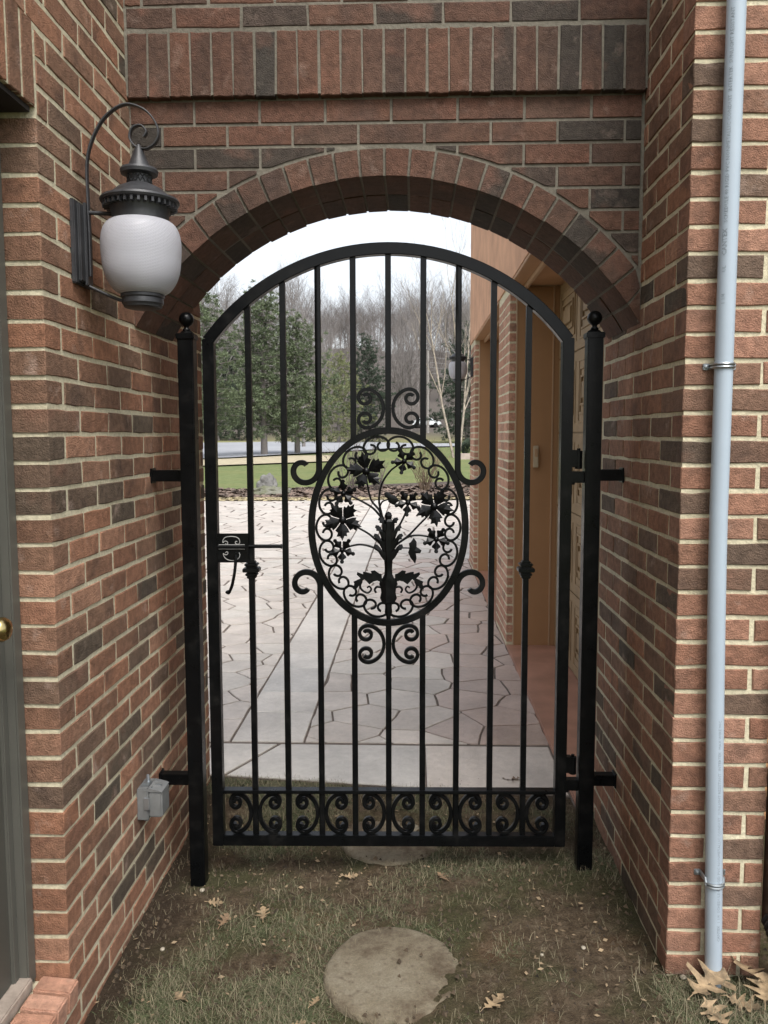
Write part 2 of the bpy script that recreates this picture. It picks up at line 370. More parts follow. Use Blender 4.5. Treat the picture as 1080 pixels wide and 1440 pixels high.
def wobble(poly, amp):
    out = []
    for i in range(len(poly)):
        p, q = poly[i], poly[(i+1) % len(poly)]; L = sqrt((q[0]-p[0])**2+(q[1]-p[1])**2); k = max(1, min(4, int(L/.09)))
        for j in range(k):
            t = j/k; x = p[0]+(q[0]-p[0])*t; y = p[1]+(q[1]-p[1])*t
            w = amp if j else 0
            out.append((x+w*noise.noise(Vector((x*9, y*9, 1))), y+w*noise.noise(Vector((x*9, y*9, 7)))))
    return out
def stone_prism(mb, poly, h, ch=.006):
    n = len(poly); q = inset(poly, ch)
    cx = sum(p[0] for p in poly)/n; cy = sum(p[1] for p in poly)/n
    vs = [(p[0], p[1], 0) for p in poly]+[(p[0], p[1], h-ch) for p in poly]+[(cx+(p[0]-cx)*.985, cy+(p[1]-cy)*.985, h) for p in poly]
    fs = [(i, (i+1) % n, n+(i+1) % n, n+i) for i in range(n)]+[(n+i, n+(i+1) % n, 2*n+(i+1) % n, 2*n+i) for i in range(n)]+[tuple(range(2*n, 3*n))]
    mb.add(vs, fs)
pave = MB().box(-9, .65, 3.50, 19.45, -.2, PZ-.006).box(.65, 4.5, 3.2, 19.0, -.2, PZ-.006)
pave.add([(-.9, 3.50, -.1), (.65, 3.33, -.1), (.65, 3.50, -.1), (-.9, 3.50, PZ-.006), (.65, 3.33, PZ-.006), (.65, 3.50, PZ-.006)], [(3, 4, 5), (0, 1, 4, 3)])
pave = pave.build('pavement', M_joint); pave['kind'] = 'structure'
far_a, far_c = MB(), MB()
def voronoi(x0, x1, y0, y1, sx, sy, mat, far, ylim, extra=()):
    nx, ny = int((x1-x0)/sx)+3, int((y1-y0)/sy)+3
    P = {}
    for i in range(-1, nx):
        for j in range(-1, ny):
            P[i, j] = (x0+(i+.5*(j % 2)+.15+.7*random.random())*sx, y0+(j+.1+.8*random.random())*sy)
    for (i, j), p in P.items():
        poly = [(x0, y0), (x1, y0), (x1, y1), (x0, y1)]
        for di in (-2, -1, 0, 1, 2):
            for dj in (-2, -1, 0, 1, 2):
                q = P.get((i+di, j+dj))
                if q is None or (di == 0 and dj == 0): continue
                a, b = q[0]-p[0], q[1]-p[1]; poly = clip(poly, a, b, a*(p[0]+q[0])/2+b*(p[1]+q[1])/2)
                if len(poly) < 3: break
            if len(poly) < 3: break
        for e in extra:
            if len(poly) >= 3: poly = clip(poly, *e)
        if len(poly) < 3: continue
        poly = inset(poly, .0045+.0012*max(0, (P[i, j][1]-4))+.0015*random.random())
        if len(poly) < 3: continue
        cx = sum(q[0] for q in poly)/len(poly); cy = sum(q[1] for q in poly)/len(poly)
        if cy < ylim and abs(cx) < 3.2:
            stone(wobble(poly, .018), mat)
        else:
            stone_prism(far, [(q[0], q[1]) for q in poly], .007, .002); 
def stone(poly, mat):
    cx = sum(q[0] for q in poly)/len(poly); cy = sum(q[1] for q in poly)/len(poly)
    mb = MB(); stone_prism(mb, [(q[0]-cx, q[1]-cy) for q in poly], .0065+.0025*random.random(), .0025)
    o = mb.build('paving_stone', mat, pave, (cx, cy, PZ-.0075))
def rect(x0, x1, y0, y1): return [(x0, y0), (x1, y0), (x1, y1), (x0, y1)]
voronoi(-9, -.892, 3.9, 9.9, .33, .28, M_stone, far_a, 9.2)
voronoi(-9, -.892, 9.93, 19.3, .5, .5, M_stone, far_a, 0)
voronoi(-.530, .66, 3.9, 9.9, .32, .28, M_stone, far_c, 9.9, extra=())
voronoi(-.530, 3.0, 9.93, 19.0, .5, .5, M_stone, far_c, 0)
# smooth band of long slabs
y = 3.9
while y < 19:
    L = .35+.45*random.random(); stone(inset(rect(-.889, -.533, y, min(19, y+L)), .003), M_stonew); y += L
# plain slabs nearest the gate
for poly in ([(-1.6, 3.51), (-1.02, 3.51), (-.98, 3.87), (-1.6, 3.87)], [(-1.005, 3.51), (-.84, 3.50), (-.70, 3.78), (-.66, 3.87), (-.965, 3.87)],
             [(-.82, 3.50), (-.15, 3.42), (.05, 3.40), (.05, 3.87), (-.64, 3.87), (-.685, 3.78)], [(.060, 3.40), (.645, 3.34), (.645, 3.87), (.060, 3.87)]):
    stone(poly, M_stonew if poly[0][0] < 0 else M_stone)
tag(far_a.build('far_paving_stones', M_stone, pave, (0, 0, PZ-.0075)), kind='stuff')
tag(far_c.build('far_paving_stones', M_stone, pave, (0, 0, PZ-.0075)), kind='stuff')
for o in pave.children:
    if o.location.x > .22 and o.location.x < 3 and 'kind' not in o and o.location.y > 3.9 or (o.name.startswith('paving_stone') and o.location.x > -.1 and random.random() < .4 and o.location.y > 4.3):
        o.data.materials[0] = M_stoner
MB().box(.655, 1.6, 3.2, 9.9, -.1, PZ+.010, .006).build('garage_apron', M_apron, pave)

# ------------------------------------------------------------------ bricks
PITCH = .0676
_bc = {}
def brick_mesh(L, H, D=.09, mat=None, full=False):
    key = (round(L, 3), round(H, 3), D, mat.name, full); var = random.randrange(4)
    if (key, var) in _bc: return _bc[key, var]
    L2, H2 = L/2, H/2; j = lambda s: (random.random()-.5)*s
    base = [(-L2, -H2), (-L2/3, -H2), (L2/3, -H2), (L2, -H2), (L2, H2), (L2/3, H2), (-L2/3, H2), (-L2, H2)]
    per = [(x+j(.0042), z+j(.0036)) for x, z in base]
    c = .0024
    inn = [(x-math.copysign(c, x)+j(.002), z-math.copysign(c, z)+j(.002)) for x, z in per]
    vs = [(x, D, z) for x, z in base]+[(x, .0022+j(.001), z) for x, z in per]+[(x, j(.0015), z) for x, z in inn]+[(j(L2), -.0006, j(H2))]
    n = 8
    fs = [(i, (i+1) % n, n+(i+1) % n, n+i) for i in range(n)]+[(n+i, n+(i+1) % n, 2*n+(i+1) % n, 2*n+i) for i in range(n)]+[(2*n+i, 2*n+(i+1) % n, 3*n) for i in range(n)]
    me = MB().add(vs, fs).mesh('brick', mat); _bc[key, var] = me; return me
class Stuff:
    """bricks joined into one part"""
    def __init__(s): s.mb = MB()
    def add(s, me, mat4):
        s.mb.add([tuple(mat4 @ v.co) for v in me.vertices], [tuple(p.vertices) for p in me.polygons])
def put_brick(root, me, wloc, rz, stuff=None, rx=0, ry=0):
    jit = Vector(((random.random()-.5)*.002, (random.random()-.5)*.002, (random.random()-.5)*.0025))
    p = Vector(wloc)+jit-root.location; eul = (rx, ry+(random.random()-.5)*.006, rz+(random.random()-.5)*.008)
    if stuff is not None:
        from mathutils import Euler
        stuff.add(me, Matrix.Translation(p) @ Euler(eul).to_matrix().to_4x4()); return
    o = link('brick', me, root, p, eul); return o
JT = .0118
BH = PITCH-JT
TOPZ = 3.6
# ---- left house wall
Lh = thing('brick_house', (XL, 1.985, 0), 'red brick house wall on the left, with lantern, outlet box and a recessed grey door', 'house wall')
cw = MB()
cw.box(-1.3, XL-.0024, 1.9880, 3.4635, -.25, TOPZ)
cw.box(-1.3, XL-.0024, -.6, 1.9880, 2.276, TOPZ)
cw.box(-1.3, XL-.0024, -.6, 1.9880, -.25, .045)
cw.box(-1.3, XL-.0024, -.6, 1.06, .045, 2.276)
cw.box(-1.3, -1.10, 1.06, 1.9880, .045, 2.276)
cw.xf(Matrix.Translation(-Lh.location)); cw.build('mortar_wall', M_mortar, Lh)
sl = Stuff(); zoff = .094
for k in range(-4, 52):
    z = zoff+PITCH*k+PITCH/2
    if z+BH/2 > TOPZ: break
    odd = k % 2
    # visible wall from corner (y=1.985) onwards, joints every .203
    y = 1.985; first = True; head = (z < 2.276 and z > .03)
    if not head: y = -.5+(.0 if odd else .1015)
    while y < 3.463:
        L = .193
        if first and head and not odd: L = .0925
        e = min(y+L, 3.464)
        far = e > 3.02 or z > 2.86 or e < .95
        if e-y > .03:
            skip = (2.276 < z < 2.49 and e < 1.995)
            if 2.276 < z < 2.49 and y < 1.995 < e: y0 = 1.997
            else: y0 = y
            if not skip and e-y0 > .03:
                me = brick_mesh(e-y0, BH, .09, M_brick); put_brick(Lh, me, (XL, (y0+e)/2, z), pi/2, sl if far else None)
        y = e+JT; first = False
for i in range(14):
    y = 1.985-.0286-PITCH*i
    me = brick_mesh(.0571, .193, .09, M_brick); put_brick(Lh, me, (XL, y, 2.276+.0965), pi/2)
tag(sl.mb.build('brick', M_brick, Lh), kind='stuff')
MB().box(XL-.30, XL-.012, 1.05, 1.98, 2.262, 2.2745).xf(Matrix.Translation(-Lh.location)).build('lintel', M_lintel, Lh)
# door, frame, threshold, brick sill
fr = MB()
fr.box(-1.06, -.969, 1.940, 1.982, .12, 2.262, .004).box(-1.06, -.992, 1.915, 1.940, .12, 2.262, .003)
fr.box(-1.06, -.969, 1.065, 1.10, .12, 2.262, .004).box(-1.06, -.969, 1.10, 1.946, 2.222, 2.262, .004)
fr.xf(Matrix.Translation(-Lh.location)).build('door_frame', M_doorframe, Lh)
dr = MB().box(-1.05, -1.000, 1.10, 1.914, .147, 2.222, .002)
door = dr.xf(Matrix.Translation(-Lh.location)).build('door', M_door, Lh)
kb = MB().lathe([(.030, 0), (.031, .004), (.018, .010), (.012, .020), (.012, .034), (.020, .040), (.028, .052), (.029, .062), (.022, .074), (.008, .079)], 24)
kb.xf(Matrix.Translation(Vector((-.998, 1.826, 1.07))-Lh.location) @ Matrix.Rotation(pi/2, 4, 'Y')).build('door_knob', M_brass, door, smooth=50)
MB().box(-1.05, -.961, 1.10, 1.945, .112, .147, .004).xf(Matrix.Translation(-Lh.location)).build('threshold', M_sill, Lh)
for i in range(13):
    y = 1.985-.032-PITCH*i
    mb = MB(); mb.box(-.048, .048, -.0285, .0285, -.062, 0, .004)
    mb.xf(Matrix.Rotation(radians(4), 4, 'Y'))
    mb.build('sill_brick', M_brick4, Lh, Vector((-.906, y, .124))-Lh.location, (0, 0, (random.random()-.5)*.03))
MB().box(-1.0, -.868, 1.062, 1.985, .046, .108).xf(Matrix.Translation(-Lh.location)).build('sill_mortar', M_mortar, Lh)

# ---- right house wall (pier)
RY = 2.2
Rh = thing('brick_pier', (XR, RY, 0), 'red brick house corner on the right carrying the grey conduit', 'house wall')
RX1 = .957
MB().box(XR+.0026, RX1-.003, RY+.0042, 3.135, -.25, TOPZ).xf(Matrix.Translation(-Rh.location)).build('mortar_wall', M_mortar, Rh)
sl = Stuff(); zoff = .078
for k in range(-4, 52):
    z = zoff+PITCH*k+PITCH/2
    if z+BH/2 > TOPZ: break
    odd = k % 2; hi = sl if z > 2.86 else None
    # front face
    x = XR; first = True
    while x < RX1-.02:
        L = .193 if (odd or not first) else .0925
        e = min(x+L, RX1)
        if e-x > .02: put_brick(Rh, brick_mesh(e-x, BH, .09, M_brick2), ((x+e)/2, RY, z), 0, hi)
        x = e+JT; first = False
    # inner face; the corner brick shows its end here, start behind it
    y = RY+.0925+JT if odd else RY+.004; first = True
    while y < 3.12:
        L = .193 if not (first and not odd) else .189
        e = min(y+L, 3.133)
        if e-y > .02: put_brick(Rh, brick_mesh(e-y, BH, .09, M_brick), (XR, (y+e)/2, z), -pi/2, hi)
        y = e+JT; first = False
tag(sl.mb.build('brick', M_brick, Rh), kind='stuff')

# ---- arch wall
AY = 2.645; XC = -.091; RIN = .9156; ZC = 1.392; ROUT = 1.003; ABACK = 3.05
Aw = thing('arch_wall', (XC, AY, 0), 'brick wall with a round arch over the black gate and a soldier band above', 'brick archway')
def arcz(x, R): 
    d = R*R-(x-XC)**2; return ZC+sqrt(d) if d > 0 else -9
cols = lin(XL-.0, XR+.0, 61); core = MB()
vs = []
for x in cols:
    zb = max(arcz(x, RIN+.0025), 1.85)
    vs += [(x, AY+.004, zb), (x, AY+.004, TOPZ), (x, ABACK-.004, TOPZ), (x, ABACK-.004, zb)]
fs = []
for i in range(60):
    a, b = i*4, i*4+4
    for q in range(4): fs.append((a+q, a+(q+1) % 4, b+(q+1) % 4, b+q))
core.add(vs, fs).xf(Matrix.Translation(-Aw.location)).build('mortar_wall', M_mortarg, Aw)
# voussoirs: front ring and back ring of wedge bricks
TH = asin((XR-XC)/RIN); NV = 26
for ring, (ya, yb) in enumerate(((AY-.004, AY+.193), (AY+.205, ABACK-.002))):
    for i in range(NV):
        a0 = -TH+2*TH*i/NV; a1 = -TH+2*TH*(i+1)/NV; g = .0040/RIN; a0 += g; a1 -= g
        am = (a0+a1)/2; dr_ = (random.random()-.5)*.005; ro = ROUT-.005
        pts = [(RIN+dr_, a0), (RIN+dr_-.0005, am), (RIN+dr_, a1), (ro, a1), (ro, a0)]
        poly = [(XC+r*sin(a), ZC+r*cos(a)) for r, a in pts]
        poly = [(min(max(p[0], XL+.001), XR-.001), p[1]) for p in poly]
        cx = sum(p[0] for p in poly)/5; cz = sum(p[1] for p in poly)/5
        yj = (random.random()-.5)*.004
        mb = MB(); q = [(p[0]-cx, p[1]-cz) for p in poly]; c = .975
        vs = [(p[0]*c, ya+yj-AY, p[1]*c) for p in q]+[(p[0], ya+yj-AY+.003, p[1]) for p in q]+[(p[0], yb-AY, p[1]) for p in q]
        fs = [tuple(range(4, -1, -1))]
        for s_ in (0, 5): fs += [(s_+t, s_+(t+1) % 5, s_+5+(t+1) % 5, s_+5+t) for t in range(5)]
        fs.append(tuple(range(10, 15)))
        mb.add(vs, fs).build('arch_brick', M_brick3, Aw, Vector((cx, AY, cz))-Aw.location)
# spandrel courses
def col_brick(x0, x1, z0, z1, stuff=None):
    xs_ = lin(x0, x1, 17); run = []
    runs = []
    for x in xs_:
        b = max(z0, arcz(x, ROUT+.007))
        if b < z1-.006: run.append((x, b))
        else:
            if len(run) > 1: runs.append(run)
            run = []
    if len(run) > 1: runs.append(run)
    for r in runs:
        if r[-1][0]-r[0][0] < .015: continue
        poly = [(x, b) for x, b in r]+[(r[-1][0], z1), (r[0][0], z1)]
        cx = (r[0][0]+r[-1][0])/2; cz = (z0+z1)/2; yj = (random.random()-.5)*.003
        n = len(poly); q = [(p[0]-cx, p[1]-cz) for p in poly]
        vs = [(p[0]*.985, yj, p[1]*.95) for p in q]+[(p[0], .003+yj, p[1]) for p in q]+[(p[0], .09, p[1]) for p in q]
        fs = [tuple(range(n-1, -1, -1))]
        for s_ in (0, n): fs += [(s_+t, s_+(t+1) % n, s_+n+(t+1) % n, s_+n+t) for t in range(n)]
        MB().add(vs, fs).build('brick', M_brick3, Aw, Vector((cx, AY, cz))-Aw.location)
for k in range(-8, 3):
    z0 = 2.334+.067*k+.0045; z1 = z0+.067-.009
    if k == 2: z1 = 2.537
    x = XL+.004-(.1015 if k % 2 else .0)
    while x < XR:
        a = max(x, XL+.004); b = min(x+.1955, XR-.010)
        if b-a > .02: col_brick(a, b, z0, z1)
        x += .2035
# soldier band, standing 20 mm proud
for i in range(24):
    x = XL+.004+(XR-XL-.008)*(i+.5)/24
    put_brick(Aw, brick_mesh(.0588, .188, .09, M_brick3), (x, AY-.024, 2.544+.093), 0)
MB().box(XL, XR, AY-.0212, AY+.0035, 2.548, TOPZ).xf(Matrix.Translation(-Aw.location)).build('mortar_band', M_mortarg, Aw)
sl = Stuff()
for k in range(0, 13):
    z = 2.740+PITCH*k+PITCH/2
    if z+BH/2 > TOPZ: break
    x = XL+.006-(.05 if k % 2 == 0 else .15)
    while x < XR:
        a = max(x, XL+.006); b = min(x+.1955, XR-.006)
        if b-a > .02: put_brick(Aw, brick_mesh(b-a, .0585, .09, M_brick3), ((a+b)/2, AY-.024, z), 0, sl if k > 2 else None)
        x += .2035
tag(sl.mb.build('brick', M_brick3, Aw), kind='stuff')
# mortar fillets where the arch wall meets the side walls
MB().box(XL-.002, XL+.006, AY-.0225, AY-.0215, 2.55, TOPZ).box(XL-.002, XL+.006, AY+.001, AY+.0035, 1.86, 2.54).box(XR-.008, XR+.002, AY+.001, AY+.0035, 1.86, 2.54).xf(Matrix.Translation(-Aw.location)).build('corner_mortar', M_mortarg, Aw)

# ------------------------------------------------------------------ the gate
GA = radians(1.4)
G = thing('iron_gate', (-.085, 2.7505, 0), 'black wrought iron garden gate with arched top and oval leaf medallion', 'gate', rz=GA)
GW = .6105; T = .038
def gp(mb, name, smooth=35, parent=None, mat=None): return mb.build(name, mat or M_black, parent or G, smooth=smooth)
Ro, ZA = .7595, 2.1335-.7595
def knee(R): return R
for sx in (-1, 1):
    x0, x1 = sorted((sx*GW, sx*(GW-T)))
    gp(MB().box(x0, x1, 0, T, .0895, 1.826, .0022), 'stile')
ao = asin(GW/Ro)
arc = []
am = asin((GW-T/2)/(Ro-T/2))
for i in range(49):
    a = -am+2*am*i/48; arc.append(((Ro-T/2)*sin(a), ZA+(Ro-T/2)*cos(a)))
rail = gp(MB().bar(arc, T, 0.0005, T-.0005, ch=.002), 'arched_rail', 40)
gp(MB().box(-GW+T-.001, GW-T+.001, 0.0003, T-.0003, .0898, .1278, .0022), 'bottom_rail')
gp(MB().box(-GW+T-.001, GW-T+.001, 0.0006, T-.0006, .277, .2885, .002), 'mid_rail')
BW = .0195; by0, by1 = T/2-BW/2, T/2+BW/2
CX, CZ, RA, RB = .0008, 1.2005, .2585, .325      # medallion centre line
def ellz(x, s, RA_=RA, RB_=RB):
    d = 1-((x-CX)/RA_)**2; return CZ+s*RB_*sqrt(max(0, d))
def rodz(x): return ZA+sqrt((Ro-T)**2-x*x)+.004
def bar_box(x, z0, z1): return MB().box(x-BW/2, x+BW/2, by0, by1, z0, z1, .0016)
for k in range(-4, 5):
    x = k*.1157+.001
    if abs(k) >= 3:
        b = gp(bar_box(x, .1268, rodz(x)), 'baluster')
        if abs(k) == 4:
            cl = MB(); cz = 1.062
            for r, z0, z1 in ((.0155, -.034, -.024), (.0205, -.024, -.016), (.0150, -.016, -.011), (.0275, -.011, .003), (.0185, .003, .010), (.0225, .010, .018), (.0150, .018, .026)):
                cl.box(x-r, x+r, T/2-r, T/2+r, cz+z0, cz+z1, .0026)
            gp(cl, 'collar', 30, b)
    elif abs(k) <= 1:
        off = .008
        gp(bar_box(x, ellz(x, 1)+off-.004, rodz(x)), 'baluster'); gp(bar_box(x, .1268, ellz(x, -1)-off+.004), 'baluster')
    else:
        sx = 1 if k > 0 else -1
        # bars that end in an open curl turned outwards
        for up_ in (1, -1):
            zt = CZ+up_*.196                                   # tangent to the ring
            pts = []; n = 40; R0 = .050
            # straight part
            zs = rodz(x) if up_ > 0 else .1268
            for i in range(6): pts.append((x, zs+(zt+up_*.0-zs)*i/6))
            # curl: an inward spiral, heading towards the ring then outwards
            px_, pz_ = x, zt; hd = -pi/2*up_; wds = [BW]*6
            for i in range(n):
                t = i/(n-1); R = R0*(1-.70*t**1.2); ds = R*radians(335)/n
                pts.append((px_, pz_)); wds.append(BW*(1-.12*t) if t < .9 else BW*.85)
                hd += sx*up_*radians(335)/n
                px_ += cos(hd)*ds; pz_ += sin(hd)*ds
            gp(MB().bar(pts, wds, by0, by1, ch=.002), 'baluster', 45)
# C scrolls: a gentle spine that tightens into a spiral at both ends
def cscroll(segs, n=40):
    x = z = 0.; th = 0.; half = [(0., 0.)]
    for turn, r0, r1 in segs:
        k = max(6, int(turn/9)); st = radians(turn)/k
        for i in range(k):
            t = (i+.5)/k; r = r0*(r1/r0)**t; th += st/2; x += sin(th)*r*st; z += cos(th)*r*st; th += st/2; half.append((x, z))
    full = [(q[0], -q[1]) for q in reversed(half[1:])]+half
    x0 = min(q[0] for q in full); x1 = max(q[0] for q in full); z1 = max(q[1] for q in full)
    return [((q[0]-x0)/(x1-x0), q[1]/(2*z1)) for q in full]        # spine at x=0, opening towards +x; z in -.5...5
SC1 = cscroll([(58, 2.6, 1.9), (32, 1.9, .95), (470, .95, .30)])
def place_scroll(sh, x0, x1, zc, h):
    return [(x0+(x1-x0)*q[0], zc+h*q[1]) for q in sh]
edges = [-GW+T]+[k*.1157 for k in range(-4, 5)]+[GW-T]
sw = .0125
for i in range(10):
    a, b = edges[i]+(BW/2 if i else 0), edges[i+1]-(BW/2 if i < 9 else 0)
    spine_right = (i % 2 == 0); w = min(.083, b-a-.003)
    if spine_right: x0 = b-sw/2+.001; x1 = x0-w+sw
    else: x0 = a+sw/2-.001; x1 = x0+w-sw
    gp(MB().bar(place_scroll(SC1, x0, x1, .2028, .149-sw), sw, by0, by1), 'scroll', 45)
SC2 = cscroll([(60, 2.5, 1.9), (30, 1.9, 1.0), (420, 1.0, .36)])
for zc, h in ((1.598, .139), (.8015, .139)):
    for sx in (-1, 1):
        x0 = .001+sx*(BW/2+.006); x1 = x0+sx*.083
        gp(MB().bar(place_scroll(SC2, x0, x1, zc, h-.012), .0115, by0, by1), 'scroll', 45)
# medallion
el = [(CX+RA*sin(2*pi*i/96), CZ+RB*cos(2*pi*i/96)) for i in range(96)]
med = gp(MB().bar(el, .0225, T/2-.009, T/2+.009, closed=True), 'medallion', 45)
SC3 = cscroll([(62, 2.0, 1.5), (28, 1.5, .95), (268, .92, .55)])
# even arc-length stations
def ell_len(A, B, n=2000):
    L = [0.]; pp = (0, B)
    for i in range(1, n+1):
        q = (A*sin(2*pi*i/n), B*cos(2*pi*i/n)); L.append(L[-1]+sqrt((q[0]-pp[0])**2+(q[1]-pp[1])**2)); pp = q
    return L
L = ell_len(.240, .306); tot = L[-1]
for k in range(18):
    s = tot*(k+.5)/18; i = next(i for i, l in enumerate(L) if l >= s); a = 2*pi*i/2000
    ex, ez = .2425*sin(a), .309*cos(a); nx, nz = ex/(.2425**2), ez/(.309**2); nl = sqrt(nx*nx+nz*nz); nx, nz = nx/nl, nz/nl
    tx, tz_ = -nz, nx; wl = tot/18*.91; dep = .052
    pts = [(CX+ex-nx*dep*q[0]+tx*wl*q[1], CZ+ez-nz*dep*q[0]+tz_*wl*q[1]) for q in SC3]
    gp(MB().bar(pts, .0078, T/2-.0045, T/2+.0045), 'medallion_scroll', 45, med)
def mg(x, y): return (CX+(x-546)/420.8, CZ+(742-y)/(422. if y < 742 else 416.))
FY = T/2-.006
def petal_a(r, n=13):   # broad pointed petal with two side teeth
    return [(.10*r, 0), (.22*r, .13*r), (.42*r, .29*r), (.62*r, .38*r), (.64*r, .24*r), (.82*r, .26*r), (.80*r, .13*r), (1.06*r, .03*r), (.84*r, -.08*r), (.86*r, -.28*r), (.66*r, -.22*r), (.55*r, -.36*r), (.3*r, -.20*r), (.15*r, -.10*r)]
def petal_b(r):         # narrow petal with shoulders and a knob tip
    return [(.08*r, .03*r), (.30*r, .13*r), (.48*r, .30*r), (.58*r, .31*r), (.66*r, .17*r), (.74*r, .10*r), (.84*r, .15*r), (.95*r, .12*r), (1.0*r, 0), (.95*r, -.12*r), (.84*r, -.15*r), (.74*r, -.10*r), (.66*r, -.17*r), (.58*r, -.31*r), (.48*r, -.30*r), (.30*r, -.13*r), (.08*r, -.03*r)]
def flower(x, y, r, kind, a0, scales=None):
    u, z = mg(x, y); mb = MB()
    for k in range(5):
        a = a0+2*pi*k/5; q = (petal_a if kind == 'a' else petal_b)(r*(scales[k] if scales else 1)); n = len(q)
        vs = []; fs = []
        for dep in (-.0015, .0015):
            for px_, pz_ in q:
                d = px_/r; yy = dep-.010*d*d+ .10*abs(pz_)-.004
                vs.append((u+px_*cos(a)-pz_*sin(a), FY+yy, z+px_*sin(a)+pz_*cos(a)))
        vs.append((u+.5*r*cos(a), FY-.013, z+.5*r*sin(a)))
        fs = [((i+1) % n, i, 2*n) for i in range(n)]+[tuple(range(n, 2*n))]+[(i, (i+1) % n, n+(i+1) % n, n+i) for i in range(n)]
        mb.add(vs, fs)
    b = MB().lathe([(.2*r, 0), (.2*r, .004), (.12*r, .009), (.04*r, .011)], 12); b.xf(Matrix.Translation((u, FY-.004, z)) @ Matrix.Rotation(pi/2, 4, 'X')); mb.add(b.v, b.f)
    gp(mb, 'flower', 30, med)
flower(515, 662, .065, 'a', radians(100), (1.0, 1.0, .95, .95, 1.08))
flower(481.5, 731, .065, 'a', radians(52))
flower(610.5, 712, .065, 'a', radians(60))
flower(568.4, 648, .045, 'b', radians(112)); flower(483, 693, .047, 'b', radians(92)); flower(573.6, 706.5, .046, 'b', radians(48))
flower(480.5, 773, .046, 'b', radians(270)); flower(613.5, 758, .047, 'b', radians(270))
def cr(pts, m=8):
    out = []; n = len(pts)
    for i in range(n-1):
        p0, p1, p2, p3 = pts[max(0, i-1)], pts[i], pts[i+1], pts[min(n-1, i+2)]
        for j in range(m):
            t = j/m
            out.append(tuple(.5*((2*p1[c])+(-p0[c]+p2[c])*t+(2*p0[c]-5*p1[c]+4*p2[c]-p3[c])*t*t+(-p0[c]+3*p1[c]-3*p2[c]+p3[c])*t**3) for c in range(len(p1))))
    out.append(tuple(pts[-1])); return out
def stem(pts, r0=.0042, r1=.0030, name='stem'):
    pp = cr([mg(*p) for p in pts]); n = len(pp)
    gp(MB().tube([(p[0], T/2, p[1]) for p in pp], [r0+(r1-r0)*i/(n-1) for i in range(n)], 7), name, 60, med)
stem([(541, 735), (533, 717), (522, 703), (517, 683), (515, 668)])
stem([(540, 738), (536.7, 723), (533, 703), (537, 680), (547, 664), (556, 656), (566, 650)])
stem([(540, 732), (525.6, 715.5), (513, 707), (495.5, 698), (485, 694)])
stem([(541, 770), (528, 759), (517, 750), (499, 740), (485, 733)])
stem([(540, 781), (525.5, 770.5), (508, 766), (493, 768), (483, 772)])
stem([(549, 756), (556, 747), (563, 736.6), (570, 722), (573, 710)])
stem([(550, 772), (561, 763.6), (575, 753), (588.6, 739), (603, 724), (609, 714)])
stem([(551, 771), (561, 763.6), (575, 755), (588.6, 753), (602.5, 755), (612, 758)])
stem([(552, 781), (558, 773), (565, 771), (577, 771)], .003, .0025)
stem([(534, 712), (538, 705), (546, 702)], .003, .0025)
def leafpoly(pts, name='leaf', bul=.005, y0=None, th=.0035):
    y0 = FY-.002 if y0 is None else y0
    gp(MB().prism([mg(*p) for p in pts], y0, y0+th, bul), name, 25, med)
leafpoly([(582, 756), (578, 762), (575, 764), (576, 770), (574, 777), (577, 784), (581, 789), (584, 793), (586, 785), (585, 778), (591, 778), (593, 774), (589, 771), (586, 769), (586, 762)])
leafpoly([(540, 693), (543, 691), (547, 692), (550, 695), (555, 696), (559, 700), (562, 704), (558, 706), (555, 710), (550, 708), (546, 705), (545, 700), (541, 698)])
# acanthus trunk
half = [(0, 719), (3.5, 721), (5, 725), (4, 730), (7, 733), (6, 738), (8, 745), (9, 752), (10, 760), (9.5, 768), (8, 776), (6, 784), (5, 792), (4.6, 800), (5, 808), (7, 813), (10, 816), (11.5, 822), (9.5, 828), (9, 834), (10.5, 842), (8, 848), (4.5, 849), (4.2, 856), (4.8, 862), (3, 868), (2.4, 876)]
vs = []; n = len(half)
mbt = MB()
ringv = []
for dx, y in half:
    u, z = mg(546, y); w = dx/420.8*(1.08 if y < 786 else 1.15); d = min(w*.8, .012)
    for j in range(10):
        a = 2*pi*j/10; vs.append((u+max(w, .0006)*cos(a), T/2-.002+max(d, .0006)*sin(a)*(1.15 if j % 2 else .9), z))
fs = [(i*10+j, i*10+(j+1) % 10, (i+1)*10+(j+1) % 10, (i+1)*10+j) for i in range(n-1) for j in range(10)]
gp(mbt.add(vs, fs), 'acanthus_trunk', 25, med)
